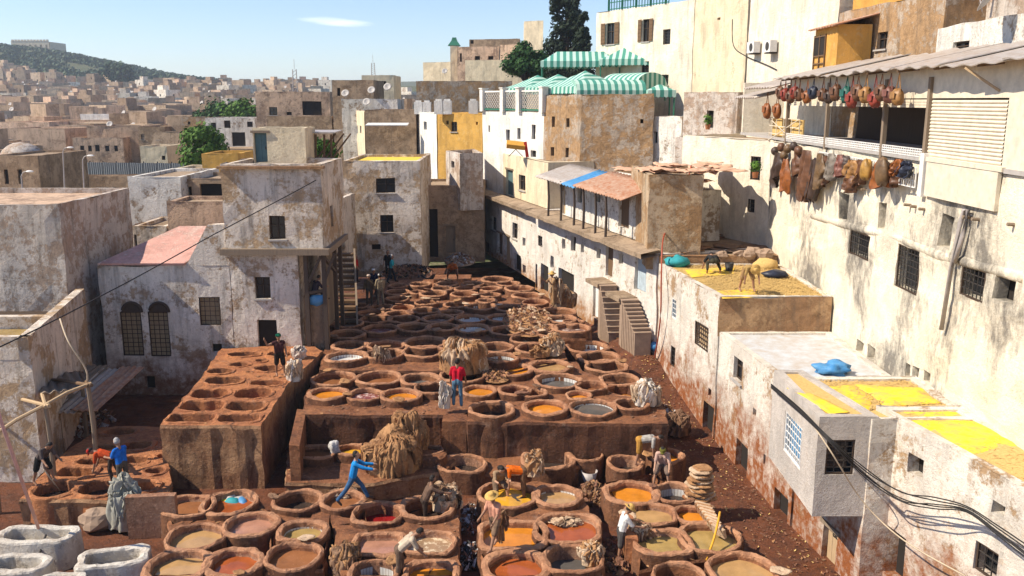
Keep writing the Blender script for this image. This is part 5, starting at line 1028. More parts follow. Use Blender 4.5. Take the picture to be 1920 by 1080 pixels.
pile_at('wet dark hides heaped beside the white shirted man', 1196, 1035, .1, 52, .9, .8, n=22, seed=17, wid=.26, mats=('hide_brown', 'hide_pale'))
pile_at('crushed hides in the vat under the striding man', 642, 937, .45, 52, .3, .8, n=14, seed=18, wid=.26, mats=('hide_pale', 'hide_brown'))
pile_at('pink hides floating in the rust coloured vat', 1058, 988, .52, 66, .2, .6, n=12, seed=19, wid=.3, mats=('hide_pale',))
pile_at('dark bundle of scraps by the lane wall', 1270, 812, .15, 52, .75, .8, n=18, seed=20, wid=.3, mats=('hide_brown',))
rh = random.Random(64)
for i in range(46):                                              # wet hides left over rims and terrace tops
    v_ = VATS[rh.randrange(14, len(VATS)-15)]; a = rh.uniform(0, 6.3); WET = (v_[0].x+v_[1]*.95*math.cos(a), v_[0].y+v_[2]*.95*math.sin(a), v_[5]); LATER = globals().setdefault('LATER', []); LATER.append((WET, rh.uniform(.16, .38), rh.uniform(.14, .26), rh.uniform(0, 6), rh.choice(('hide_tan', 'hide_brown', 'hide_pale', 'scrap'))))
# stack of flat hides beside the lane, laid one on another
st = thing('hide_stack', G(1312, 945, .3), 'upright stack of pale layered hides beside the mud lane', 'hides'); c = G(1312, 945, .5)
for i in range(26):
    L = blob((c.x+.07*math.sin(i*2.1), c.y+.07*math.cos(i*1.7), 0), .44-.005*i, .42-.004*i, 26, 2, i*.7, .30, i*1.9); z = .7+i*.042; m = MB(); zz = [.03*noise.noise(Vector((p.x*5, p.y*5, i))) for p in L]
    m.ring([[p+V(0, 0, z+q) for p, q in zip(L, zz)], [p*1+V(0, 0, z+.03+q) for p, q in zip(L, zz)], [V(c.x+(p.x-c.x)*.85, c.y+(p.y-c.y)*.85, z+.055) for p in L]], close=True); m.build('hide', ['hide_pale', 'hide_tan', 'hide_tan', 'hide_pale'][i % 4], st, smooth=False)
st = thing('hide_row', G(1340, 985, .8), 'row of folded hides laid along the lane side vat rim', 'hides')
for i in range(15):
    t = i/14; p = G(1318+30*t, 948+46*t, .98); m = MB(); m.box((p.x, p.y, .95), (.5, .09, .3), rz=-.5-.5*t, rx=.4+.1*math.sin(i*3)); m.build('hide', ['hide_pale', 'hide_tan'][i % 2], st)
def flat_hide(label, c, rx, ry, rot, mat, z, group, seed, wave=.06):
    m = MB(); n = 18; L = []
    out = blob((0, 0, 0), rx, ry, n, 2.0, 0, .35, seed*1.3)
    for f in (.02, .4, .75, 1.0):
        L.append([V(c[0]+(p.x*math.cos(rot)-p.y*math.sin(rot))*f, c[1]+(p.x*math.sin(rot)+p.y*math.cos(rot))*f, z+wave*(1+nz((p.x*f*2.2+seed, p.y*f*2.2, seed), 1))+.0) for p in out])
    m.ring(L); return tag(m.build('drying_hide', mat, smooth=True, solid=.015), label, 'hide', group)
rr = random.Random(31)
simple('hide_salmon', (.58, .31, .20), .9, c2=(.50, .36, .24)); simple('hide_dark', (.13, .085, .06), .9, c2=(.23, .15, .10))
for i in range(34): flat_hide('dark hide spread out to dry on the low hide roof', (rr.uniform(7.4, 12.2), rr.uniform(41.7, 48)), rr.uniform(.5, .95), rr.uniform(.4, .7), rr.uniform(0, 6), rr.choice(('hide_dark', 'hide_dark', 'hide_brown', 'hide_tan')), 6.31+.02*(i % 7), 'hides drying on the low roof', i, .08)
for i in range(20): flat_hide('salmon hide spread along the roof above the brown end house', (e0.x+.9+rr.uniform(-.2, 3.7), e0.y+rr.uniform(-1.9, 3.5)), rr.uniform(.6, 1.0), rr.uniform(.5, .8), rr.uniform(0, 6), 'hide_salmon', 10.0+.03*(i % 6), 'salmon hides drying over the end house', 40+i, .16)
for i in range(12): q = up(1060+i*11)-rn*(2.5+rr.uniform(0, 1.6)); flat_hide('salmon hide drying behind the tin roof sheets', (q.x, q.y), rr.uniform(.6, .9), .6, rr.uniform(0, 6), 'hide_salmon', 9.35+.03*(i % 5), 'salmon hides behind the tin sheets', 70+i, .16)
for i, (w_, a_, b_, r_, mt_) in enumerate(LATER): flat_hide('small wet hide left lying over a vat rim', w_, a_, b_, r_, mt_, w_[2]+.01, 'wet hides on the vat rims', 100+i, .07)
# ------------------------------------------------------------------ leather goods on the gallery
for k_, c_ in dict(lb=(.15, .065, .03), lr=(.28, .045, .025), ln=(.02, .026, .05), lt=(.38, .19, .06), lg=(.02, .13, .10), lo=(.30, .095, .02), ld=(.07, .042, .03), ly=(.42, .23, .05), lv=(.17, .10, .045), lp=(.22, .085, .06), lgr=(.20, .165, .13)).items(): simple('leather_'+k_, c_, .5, spec=.4, scale=5, var=.6, bump=.8)
LN = dict(lb='brown', lr='dark red', ln='navy', lt='tan', lg='teal', lo='orange brown', ld='black brown', ly='mustard', lv='olive brown', lp='pinkish', lgr='grey')
seen = {}
def bag(px, py, wpx, hpx, k, X, strap=True, name='leather_bag', tail='hanging under the gallery eave', top=14.35, grp='bags under the eave'):
    p = wx(px, py, X); s = abs(wx(px+wpx/2, py, X).y-p.y); s = wpx*.5*(p.y/FPX)*1.25; h = hpx*.54*(p.y/FPX); root = thing(name, (p.x, p.y, p.z-h), '%s leather bag %s' % (LN[k], tail), 'bag', grp)
    m = MB(); L = []
    for i in range(9):
        a = -math.pi/2+math.pi*i/8; L.append([p+V(.19*math.cos(a)**.6*math.cos(t), s*(math.cos(a)**.5)*math.sin(t)*(1-.12*math.sin(a)), h*math.sin(a)+.12*h*math.sin(3*t+px)+.10*h*noise.noise(Vector((math.cos(t)*1.5+px, math.sin(t)*1.5, a*2)))) for t in [2*math.pi*q/16 for q in range(16)]])
    m.ring(L); m.build('body', 'leather_'+k, root, smooth=True)
    if strap: m = MB(); m.grid(lambda u, v: p+V(-.185-.02*math.sin(u*3.1), (u-.5)*s*1.5, h*(.75-.9*v)-.06*h*math.sin(u*3.14)), 6, 3); m.build('flap', 'leather_'+k, root)
    if strap:
        m = MB(); m.tube([p+V(0, -s*.8, h*.6), p+V(0, -s*.35, (top-p.z)*.6), V(p.x, p.y, top), p+V(0, s*.35, (top-p.z)*.6), p+V(0, s*.8, h*.6)], .018, 5); m.build('strap', 'leather_'+k, root)
    return root
xs = [1463, 1472, 1482, 1490, 1499, 1513, 1525, 1543, 1555, 1567, 1587, 1597, 1608, 1623, 1640, 1652, 1668, 1683]; ks = ['lb', 'lr', 'lb', 'lr', 'lb', 'lo', 'ln', 'lb', 'ld', 'lb', 'lg', 'lr', 'lb', 'lt', 'lr', 'lb', 'lp', 'lt']
for i, (x, k) in enumerate(zip(xs, ks)): bag(x, 174+(i % 3)*4+(5 if k == 'lr' and x > 1590 else 0), 17+5*(i > 8)-4*(i < 5), 20+6*(i > 8), k, XW-.55)
for px in (1438, 1457): bag(px, 208, 19, 24, 'lo', XW-.3, tail='with fringe hanging at the balcony', grp='fringed bags at the balcony', top=13.9)
def garment(px0, py0, px1, py1, k, label, cat='leather', X=XW-.42, name='hanging_leather', folds=4):
    a = wx((px0+px1)/2, py0, X); b = wx((px0+px1)/2, py1, X); w = (px1-px0)*a.y/FPX*2.3; m = MB(); q = px0*.37; rg = random.Random(px0); sw = rg.uniform(-.25, .25); t1, t2 = rg.uniform(.35, .6), rg.uniform(.55, 1.0)
    def pt(u, v, side):
        prof = t1+(1-t1)*math.sin(min(1, v*1.6)*1.57) if v < .6 else 1-(1-t2)*(v-.6)/.4
        ww = w*prof*(1+.22*noise.noise(Vector((v*4+q, 0, q))))
        return V(X+side*(.02+.05*math.sin(u*math.pi))+.10*math.sin(u*folds*3+q+v*2.5)*(.4+v)+.06*noise.noise(Vector((u*5, v*5, q))), a.y-(u-.5)*ww-sw*w*v+.10*noise.noise(Vector((u*6+q, v*6, 0))), a.z+(b.z-a.z)*v*(1+.38*noise.noise(Vector((u*3.2+q, .5, q)))))
    m.ring([[pt(i/13, j/13, -1) for i in range(14)]+[pt(1-i/13, j/13, 1) for i in range(14)] for j in range(14)]); return tag(m.build(name, 'leather_'+k, smooth=True), label, cat)
for g in [(1446, 286, 1472, 342, 'ld', 'long black brown leather hanging below the rolled hats'), (1463, 298, 1484, 356, 'lo', 'orange leather skin hanging beside the black one'), (1500, 282, 1526, 386, 'lb', 'longest brown leather coat hanging off the rail'), (1527, 288, 1551, 346, 'lv', 'olive backpack hanging on the rail'),
          (1551, 288, 1568, 330, 'lgr', 'grey scarf like leather on the rail'), (1568, 290, 1585, 331, 'lp', 'pinkish leather jacket on the rail'), (1586, 300, 1612, 334, 'lt', 'tan leather bag with dark flap on the rail'), (1583, 328, 1606, 362, 'lb', 'brown leather pouch hanging low on the rail'), (1676, 298, 1696, 330, 'lo', 'orange brown leather bag next to navy one'), (1690, 302, 1713, 333, 'ln', 'navy leather bag at the rail pier')]: garment(*g)
for g in [(1486, 284, 1508, 330, 'lb', 'dark brown leather skin tucked behind the long coat'), (1518, 300, 1540, 372, 'ld', 'black brown leather coat behind the olive backpack'), (1543, 292, 1562, 345, 'lb', 'brown leather strip behind the grey scarf'), (1575, 292, 1600, 326, 'ld', 'dark leather jacket behind the tan bag'), (1604, 300, 1628, 350, 'lb', 'brown leather skin under the mustard bag'), (1634, 300, 1676, 352, 'lo', 'wide orange brown leather behind the huge round bag'), (1668, 305, 1690, 345, 'lb', 'brown leather piece beside the huge round bag')]: garment(*g, X=XW-.32)
bag(1624, 318, 26, 34, 'ly', XW-.5, False, tail='round and puffed on the rail', grp=None); bag(1654, 322, 36, 46, 'lv', XW-.55, False, tail='huge and round on the rail', grp=None)
for i, (px, py) in enumerate([(1453, 283), (1465, 276), (1477, 279), (1488, 274), (1497, 282), (1470, 291)]):
    p = wx(px, py, XW-.4); m = MB(); m.ball(p, (.18, .24, .2), 10, 7, jit=.2, o=i); tag(m.build('rolled_hat', ['leather_ld', 'leather_lb', 'leather_lv'][i % 3], smooth=True), 'rolled leather hat in the cluster on the rail', 'hat', 'rolled hats on the rail')
for i, (px, py) in enumerate([(1422, 89), (1453, 87)]):
    A_, B_ = V(14.0, 54.5, 0), V(15.6, 44.2, 0); u = (B_-A_).normalized(); n = V(u.y, -u.x, 0); p = onF(px, py, A_, n)+n*.3; R = Matrix((u, n, V(0, 0, 1))).transposed(); ac = thing('air_conditioner', p-V(0, 0, .4), ['white air conditioner beside the cable loop', 'white air conditioner nearer the orange bay'][i], 'air conditioner')
    m = MB(); m.box(p, (.95, .4, .62), R=R); m.build('casing', 'white_paint', ac); m = MB(); L = [p+n*.21+u*.1+(u*math.cos(t)+V(0, 0, 1)*math.sin(t))*.24 for t in [k*.4488 for k in range(14)]]; m.add(L, [tuple(range(14))]); m.build('fan', 'iron', ac)
    m = MB(); m.box(p-V(0, 0, .36)-n*.1, (.7, .5, .06), R=R); m.build('bracket', 'iron', ac)
for i, (px, py) in enumerate([(1610, 352), (1618, 354), (1626, 356), (1708, 385), (1720, 388), (1736, 393), (1820, 408), (1837, 412), (1905, 422)]):
    p = wx(px, py, XW); m = MB(); m.tube([p+V(.1, 0, 0), p+V(-.22, 0, .02)], .05, 6); tag(m.build('wall_peg', 'wood_grey'), 'short wooden peg sticking out of the cream wall', 'peg', 'pegs on the cream wall')
# ------------------------------------------------------------------ cables, hoses, poles
def cable(name, label, pts, r, mat, cat='cable', group=None, sub=5, sag=.0):
    P = [Vector(p) for p in pts]; out = []
    for i in range(len(P)-1):
        a, b, c_, d = P[max(i-1, 0)], P[i], P[i+1], P[min(i+2, len(P)-1)]
        for k in range(sub):
            t = k/sub; out.append(.5*((2*b)+(c_-a)*t+(2*a-5*b+4*c_-d)*t*t+(3*b-a-3*c_+d)*t**3)-V(0, 0, sag*4*t*(1-t)))
    out.append(P[-1]); m = MB(); m.tube(out, r, 6); return tag(m.build(name, mat, smooth=True), label, cat, group)
for i, (dy, dx) in enumerate(((0, 0), (6, .05), (13, -.03), (-5, .06), (9, .08))):
    cable('power_cable', 'black power cable sagging along the corner house', [wx(1446, 722+dy*.4, 8.1), wx(1500, 768+dy*.5, 8.15), wx(1550, 818+dy*.4, 8.2), wx(1625, 885+dy, 9.2+dx), wx(1690, 922+dy*1.4+(i % 2)*8, 9.9+dx), wx(1750, 938+dy*1.2, 10.2+dx), wx(1812, 952+dy*.6, 10.5), wx(1870, 990+dy, 10.8), wx(1935, 1036+dy*1.5, 11.0)], .016, 'cable', group='cables on the corner house')
cable('brown_cable', 'brown cable falling across the corner house to the lane', [wx(1520, 790, 8.15), wx(1560, 850, 8.4), wx(1610, 930, 9.3), wx(1660, 985, 9.9), wx(1720, 1030, 10.2), wx(1810, 1080, 10.6)], .02, 'rope_pale')
cable('tower_cable', 'thin black cable strung across the left tower', [atY(-10, 655, 24), atY(195, 552, 30), atY(400, 440, 36), atY(592, 338, 39.2)], .022, 'cable', sub=6, sag=.02)
cable('wall_cable', 'dark cable looping over the air conditioned wall', [onF(x, y, V(14.0, 54.5, 0), V(-.988, -.1535, 0))+V(-.06, 0, 0) for x, y in ((1375, 36), (1377, 85), (1400, 105), (1440, 122), (1458, 131))], .03, 'cable')
cable('red_hose', 'orange red hose dropping from the pale wall to the roof', [atY(1296, 310, 44), atY(1280, 375, 43.5), atY(1255, 425, 43), wx(1243, 450, 7.05), wx(1240, 520, 6.85), wx(1238, 600, 6.85), wx(1226, 680, 6.85), wx(1218, 718, 6.9)], .035, 'hose_red', 'hose')
cable('yellow_hose', 'yellow hose standing up out of a lane side vat', [G(1350, 960, 1.3), G(1345, 985, 1.2), G(1338, 1012, .95), G(1328, 1040, .75), G(1322, 1056, .5)], .035, 'hose_yellow', 'hose')
cable('rope', 'pale green rope hanging off the tank wall', [atY(112, 596, 31), atY(128, 640, 30), atY(160, 690, 30), atY(164, 715, 30)], .03, 'rope_pale', 'rope')
def pole(label, pts, r, mat, cat='pole', name='wooden_pole', group=None): m = MB(); m.tube(pts, r, 8); return tag(m.build(name, mat, smooth=True), label, cat, group)
simple('pole_pink', (.62, .38, .36), .6)
pole('long pink and white pole leaning over the lime pits', [G(72, 990, .9), atY(0, 785, 22.4), atY(-12, 740, 22.3)], .05, 'pole_pink')
pole('dark iron rod standing in the broken lime pit', [G(58, 1085, .3), atY(86, 1003, 24.3)], .035, 'iron', name='iron_rod')
cn = thing('pole_canopy', G(105, 870, .9), 'rough pole canopy with scrap sheets at the left yard', 'canopy')
zc_ = 4.3
PTS = {k: atY(x, y, Y) for k, (x, y, Y) in dict(a=(-20, 822, 27.5), b=(85, 760, 28.3), c=(165, 722, 29.5), d=(-20, 740, 33), e=(70, 712, 33.5), f=(150, 700, 34)).items()}
for k in ('a', 'b', 'c', 'd', 'e', 'f'):
    p = PTS[k]; m = MB(); m.tube([V(p.x, p.y, 0), V(p.x+.05, p.y, p.z*.6), p], [.09, .08, .07], 7); m.build('post', 'wood_grey', cn)
for a, b in (('a', 'b'), ('b', 'c'), ('d', 'e'), ('e', 'f'), ('a', 'd'), ('b', 'e'), ('c', 'f'), ('b', 'd'), ('c', 'e')):
    m = MB(); p, q = PTS[a], PTS[b]; m.tube([p+(p-q)*.06, (p+q)/2+V(0, 0, .08), q+(q-p)*.08], .065, 7); m.build('beam', 'wood_pale' if a < 'c' else 'wood', cn)
for i, (a, b, c_, mat) in enumerate((('d', 'e', 'a', 'rusty_sheet'), ('e', 'f', 'b', 'wood_grey'))):
    p, q, r = PTS[a], PTS[b], PTS[c_]; m = MB(); m.grid(lambda u, v: p+(q-p)*u+(r-p)*v*(.55+.15*i)+V(0, 0, .1+.05*math.sin(u*30)+.06*nz((u*3, v*3, i), 1)), 30, 4); m.build('scrap_sheet', mat, cn, solid=.03)
lt = thing('lean_to', (-16.6, 36, 0), 'patched tin lean to between the tank wall and arched house', 'shed')
for i in range(4):
    x0 = -19.4+i*.8; m = MB(); m.grid(lambda u, v: V(x0+.98*u, 32.6+4.6*v+.2*math.sin(i*2), 1.75+.35*v+.04*math.sin(u*25)+.05*nz((u*3+i, v*5, 0), 1)+.06*(i % 2)), 14, 6); m.build('roof_sheet', ['rusty_sheet', 'wood_grey', 'sheet_metal', 'rusty_sheet'][i], lt, solid=.03)
for (x, y) in ((-19.0, 32.8), (-17.6, 32.7), (-16.3, 32.8)): m = MB(); m.tube([(x, y, 0), (x, y, 1.75)], .09, 7); m.build('post', 'wood_grey', lt)
m = MB(); m.tube([(-19.4, 32.8, 1.7), (-16.1, 32.8, 1.72)], .07, 7); m.build('beam', 'wood', lt)
# low walls and blocks in the foreground
m = MB(); a, b = G(270, 1000, .2), G(310, 985, .2); m.box(((a.x+b.x)/2, a.y+.2, .7), (1.5, .25, 1.4), rz=.1); tag(m.build('slab_wall', 'clay_pale'), 'thin upright clay slab beside the rolled grey sheet', 'wall')
c = G(799, 897, .1); m = MB(); m.ring([[p+V(0, 0, z) for p in blob(c, .78*s, .5*s, 24, 3, 0, .08, 3)] for z, s in ((0, 1.03), (.7, 1), (1.0, .96), (1.05, .8))], close=True); tag(m.build('clay_drum', 'clay'), 'squat clay drum in front of the pit', 'drum')
c = G(1178, 1062, 0); m = MB(); m.prism([(c.x-.1, c.y), (c.x+.25, c.y-.1), (c.x+.3, c.y+1.6), (c.x-.1, c.y+1.6)], 0, .95, jit=.1); tag(m.build('clay_pier', 'clay_orange'), 'orange crusted clay pier below the olive vat', 'pier')
for i, (px, py, r, z) in enumerate([(617, 905, .32, .2), (185, 985, .5, .1), (230, 990, .2, 0)]):
    c = G(px, py, z); m = MB(); m.ball(c+V(0, 0, r*.5), (r*1.1, r, r*.85), 16, 10, jit=.4, o=i*4); tag(m.build('boulder', 'stone'), ['brown boulder at the foot of the pit wall', 'large dark boulder beside the lime pits', 'small stone beside the rolled sheet'][i], 'rock')
rs = random.Random(9)
for i in range(6):
    c = V(rs.uniform(9.5, 12.2), rs.uniform(41.2, 42), 6.3); r = rs.uniform(.2, .45); m = MB(); m.ball(c+V(0, 0, r*.4), (r*1.2, r, r*.8), 8, 5, jit=.4, o=i); tag(m.build('roof_stone', 'stone'), 'rough stone on the edge of the hide roof', 'rock', 'stones on the hide roof')
def heap(label, px, py, wpx, hm, n, mats, z=0, asp=1.2, size=.12, seed=1):
    rr = random.Random(seed); c = G(px, py, z); r = (G(px+wpx/2, py, z)-c).x; m = MB()
    m.ring([[V(c.x+r*f*math.cos(a)*(1+.2*nz((a, f, seed), 1)), c.y+r*asp*f*math.sin(a), z+hm*.8*(1-f**1.5)-.02) for a in [k*.2618 for k in range(24)]] for f in (1.05, .7, .35, .05)], close=True, mat=mats[0])
    for i in range(n):
        a, q = rr.uniform(0, 6.28), math.sqrt(rr.random()); x, y = c.x+r*q*math.cos(a), c.y+r*asp*q*math.sin(a); zz = z+hm*.8*(1-q**1.5)+rr.uniform(0, .06); s = size*rr.uniform(.4, 1.3)
        d = Vector((rr.uniform(-1, 1), rr.uniform(-1, 1), rr.uniform(-.4, .6))).normalized()*s; e = d.orthogonal().normalized()*s*.7; e.rotate(Matrix.Rotation(rr.uniform(0, 3), 3, 'Z')); o = V(x, y, zz)
        m.add([o-d, o+e+V(0, 0, s*.3), o+d, o-e+V(0, 0, s*.25), o+V(0, 0, s*.4)], [(0, 1, 4), (1, 2, 4), (2, 3, 4), (3, 0, 4)], rr.choice(mats))
    return stuff(tag(m.build('scrap_heap', None, recalc=False), label, 'scraps'))
heap('wet brown leather scraps beside the red dye vat', 655, 1000, 52, .4, 420, ('scrap', 'scrap', 'hide_brown', 'rubbish_pale'), seed=1, asp=2.2)
heap('dark scraps with a white rag between two vat rows', 883, 975, 50, .35, 360, ('scrap', 'scrap', 'hide_brown', 'rubbish_pale'), seed=2, asp=2.4)
heap('black and white plastic rubbish between the vat rows', 880, 1050, 46, .45, 320, ('cable', 'rubbish_pale', 'scrap', 'ldk') if False else ('cable', 'rubbish_pale', 'scrap'), seed=3, asp=1.8, size=.16)
heap('brown shredded hide scraps beside the orange vat', 1112, 932, 58, .55, 520, ('scrap', 'hide_brown', 'hide_tan'), seed=4, asp=1.6)
heap('trodden scraps below the white shirted man', 1150, 1045, 66, .3, 420, ('scrap', 'scrap', 'hide_tan'), seed=5, asp=2)
heap('scraps against the lane wall with pale bits', 1245, 775, 44, .3, 260, ('scrap', 'rubbish_pale', 'hide_tan'), seed=6, z=.3, asp=2)
heap('rubbish heap in the dark corner of the left yard', 140, 800, 130, .5, 360, ('scrap', 'wood_grey', 'rubbish_pale'), seed=7, asp=1.2, size=.2)
heap('hide offcuts strewn between the far vats', 990, 600, 90, .3, 420, ('hide_tan', 'scrap', 'hide_pale'), seed=8, z=2.42, asp=2.5, size=.14)
heap('hide offcuts on the terrace beside the golden pile', 930, 706, 50, .2, 160, ('hide_tan', 'scrap'), seed=9, z=2.15, asp=1.4)
heap('gravel heap at the far end of the yard', 862, 490, 56, .6, 420, ('stone', 'scrap', 'rubbish_pale'), seed=10, z=1.9, asp=1.6, size=.18)
heap('dark heap of wet hides at the end building', 765, 512, 90, .45, 360, ('scrap', 'hide_brown', 'cable'), seed=11, z=2.2, asp=1.4, size=.2)
m = MB(); rr = random.Random(12)
for i in range(1700):
    y = rr.uniform(22, 46); xr = 9.5 if y < 26 else (9.0-(y-26)*.1 if y < 34 else 8-(y-34)*.14); x = xr-abs(rr.gauss(0, 1.1))-.05; z = lane_z(x, y)+.012; s = rr.uniform(.012, .05); a = rr.uniform(0, 6.3)
    m.add([(x+s*math.cos(a+k*1.57)*(1.6 if k % 2 else .7), y+s*math.sin(a+k*1.57)*(1.6 if k % 2 else .7), z+.012*k) for k in range(4)], [(0, 1, 2, 3)], rr.choice(('scrap', 'scrap', 'hide_tan', 'scrap', 'hide_brown', 'straw')))
stuff(tag(m.build('lane_litter', None, recalc=False), 'flat litter of straw and hide bits on the lane', 'litter'))
m = MB(); rr = random.Random(41); VP = [([Vector((p.x, p.y)) for p in blob(v[0], v[1], v[2], 18, v[3], v[4], v[6], v[7])], v[0], max(v[1], v[2])*1.5) for v in VATS]
for (per_, zt_, lo_, hi_) in TERR:
    for i in range(int((hi_.x-lo_.x)*(hi_.y-lo_.y)*9)):
        q = Vector((rr.uniform(lo_.x, hi_.x), rr.uniform(lo_.y, hi_.y)))
        if nz((q.x, q.y, 3), .8) < .0 or not pip(q, per_) or any((q-Vector((c_.x, c_.y))).length < r_ and pip(q, L) for L, c_, r_ in VP): continue
        s_ = rr.uniform(.012, .045)*rr.choice((.6, 1, 1.7)); a = rr.uniform(0, 6.3); z = zt_+.02
        m.add([(q.x+s_*math.cos(a+k*1.57)*(1.6 if k % 2 else .7), q.y+s_*math.sin(a+k*1.57)*(1.6 if k % 2 else .7), z+.012*(k % 3)) for k in range(4)], [(0, 1, 2), (0, 2, 3)], rr.choice(('scrap', 'hide_brown', 'scrap', 'hide_brown', 'clay_rim', 'hide_tan')))
stuff(tag(m.build('rim_litter', None, recalc=False), 'crumbs, clods and hide bits littering the vat terraces', 'litter'))
# odds and ends
q = G(1562, 690, 4.7); m = MB(); m.ball((q.x, q.y, 4.66), (.62, .42, .24), 22, 12, jit=.75, o=2); tag(m.build('blue_sack', 'plastic_blue', smooth=True), 'bright blue sack lying on the pale roof', 'sack')
q = G(1453, 518, 6.0); m = MB(); m.ball((q.x, q.y, 6.1), (.55, .4, .18), 14, 7, jit=.35, o=5); tag(m.build('navy_cloth', 'leather_ln', smooth=True), 'crumpled navy cloth on the straw roof', 'cloth')
q = G(1435, 500, 6.0); m = MB(); m.ball((q.x, q.y, 6.05), (.6, .5, .35), 14, 7, jit=.25, o=7); tag(m.build('straw_heap', 'straw', smooth=True), 'heap of straw behind the bending roof worker', 'straw')
simple('cloth_teal', (.03, .30, .33), .7)
q = G(1270, 497, 6.0); m = MB(); m.ball((q.x, q.y, 6.15), (.55, .4, .3), 14, 7, jit=.4, o=9); tag(m.build('teal_sheet', 'cloth_teal', smooth=True), 'teal plastic sheet crumpled at the roof corner', 'sheet')
q = G(1367, 507, 6.0); m = MB(); m.ring([[q+V(.2*s*math.cos(a), .2*s*math.sin(a), z) for a in [k*.5236 for k in range(12)]] for z, s in ((0, .8), (.35, 1.05), (.33, .95), (.05, .75))], close=True); tag(m.build('black_bucket', 'cable', smooth=True), 'black bucket beside the crouching roof worker', 'bucket')
mt = thing('mattress_frame', atY(975, 292, 64), 'orange mattress and red cloth on a tilted roof frame', 'mattress'); q = atY(967, 272, 64)
m = MB(); m.box((q.x, q.y, q.z), (1.3, .9, .3), ry=.12, rx=.3); m.build('mattress', 'cloth_orange', mt); m = MB(); m.box((q.x+.75, q.y-.2, q.z-.3), (.22, .1, 1.1), ry=-.15); m.build('red_cloth', 'cloth_red', mt)
for s in (-.5, .5): m = MB(); m.bar((q.x+s, q.y, q.z-.8), (q.x-s*.4, q.y, q.z-.1), .05); m.build('leg', 'iron', mt)
for i, (px, py, Y, lab) in enumerate([(1327, 238, 52.2, 'potted green plant beside the grey hut door'), (1416, 328, 43.2, 'green plant on the sill of the barred window')]):
    q = atY(px, py, Y); pt = thing('potted_plant', q, lab, 'plant'); m = MB(); m.ring([[q+V(.17*s*math.cos(a), .17*s*math.sin(a), z) for a in [k*.5236 for k in range(12)]] for z, s in ((-.15, .7), (.15, 1), (.13, .9))], close=True); m.build('pot', 'clay_orange', pt)
    m = MB(); rr = random.Random(i)
    for k in range(160): d = Vector((rr.gauss(0, 1), rr.gauss(0, 1), rr.gauss(.2, 1))).normalized()*rr.uniform(.1, .34); o = q+V(0, 0, .4)+d; t = d.orthogonal().normalized()*.07; s = d.cross(t).normalized()*.05; m.add([o-t, o+s, o+t, o-s], [(0, 1, 2, 3)])
    m.build('leaves', 'leaf_green', pt, recalc=False)
q = G(1222, 655, 1.6); m = MB(); m.ball((q.x, q.y, q.z+.9), (.28, .25, .5), 12, 8, jit=.25, o=3); tag(m.build('white_sack', 'hide_white', smooth=True), 'white sack hanging by the lane corner', 'sack'); m = MB(); m.ball((q.x+.1, q.y-.3, q.z+.25), (.25, .25, .25), 12, 8, jit=.1); tag(m.build('blue_drum', 'plastic_blue', smooth=True), 'small blue drum under the white sack', 'drum')
q = G(628, 848, 1.05); m = MB(); m.ball(q+V(0, 0, .15), (.2, .15, .26), 16, 10, jit=.8, o=1); tag(m.build('white_bag', 'rubbish_pale', smooth=True), 'crumpled white bag on the mustard vat rim', 'bag')
for i, (dx, dy, mat) in enumerate([(-.25, .05, 'yellow_dye'), (.1, .12, 'rubbish_pale'), (.3, -.05, 'plastic_blue'), (0, -.1, 'cloth_teal'), (-.1, .2, 'hide_white')]):
    q = G(438, 938, .62); L = blob((q.x+dx, q.y+dy, 0), .28, .16, 14, 2, i, .4, i*2.2); m = MB(); m.ring([[p+V(0, 0, .60) for p in L], [V(q.x+dx+(p.x-q.x-dx)*.6, q.y+dy+(p.y-q.y-dy)*.6, .66+.02*i) for p in L]], close=True); tag(m.build('floating_cloth', mat, smooth=True), ['yellow cloth', 'white cloth', 'blue cloth', 'teal cloth', 'cream cloth'][i]+' floating in the rust dyed vat', 'cloth')
m = MB(); 
for s in (0, .17): q = G(1204, 896, .12); m.ball(q+V(s, 0, .02), (.06, .13, .05), 10, 6)
o = m.build('slippers', 'white_paint', smooth=True); o.name = 'pair_of_slippers'; tag(o, 'pair of white slippers below the seated tanner', 'slippers')
q = G(1105, 902, .1); m = MB(); m.ring([[q+V(.3*s*math.cos(a), .3*s*math.sin(a), z) for a in [k*.449 for k in range(14)]] for z, s in ((0, .7), (.4, 1), (.38, .93), (.05, .65))], close=True); tag(m.build('grey_bucket', 'pipe_grey', smooth=True), 'dull grey bucket below the dark vats', 'bucket')
# shop writing on the lane door
cu = bpy.data.curves.new('door_number', 'FONT'); cu.body = '8L'; cu.size = .32; cu.extrude = .004; tx = bpy.data.objects.new('door_number', cu); COL.objects.link(tx)
A, B = V(9.05, 26.5, 0), V(9.7, 22.7, 0); u = (B-A).normalized(); n = V(u.y, -u.x, 0); p = onF(1552, 1005, A, n)-n*.15; tx.matrix_world = Matrix.Translation(p) @ Matrix((u, V(0, 0, 1), n)).transposed().to_4x4()
me = bpy.data.meshes.new_from_object(tx); bpy.data.objects.remove(tx); o = bpy.data.objects.new('door_number', me); COL.objects.link(o); me.materials.append(M('cable'))
o.parent = ybox; o.matrix_world = Matrix.Translation(p-wloc(ybox)) @ Matrix((u, V(0, 0, 1), n)).transposed().to_4x4()
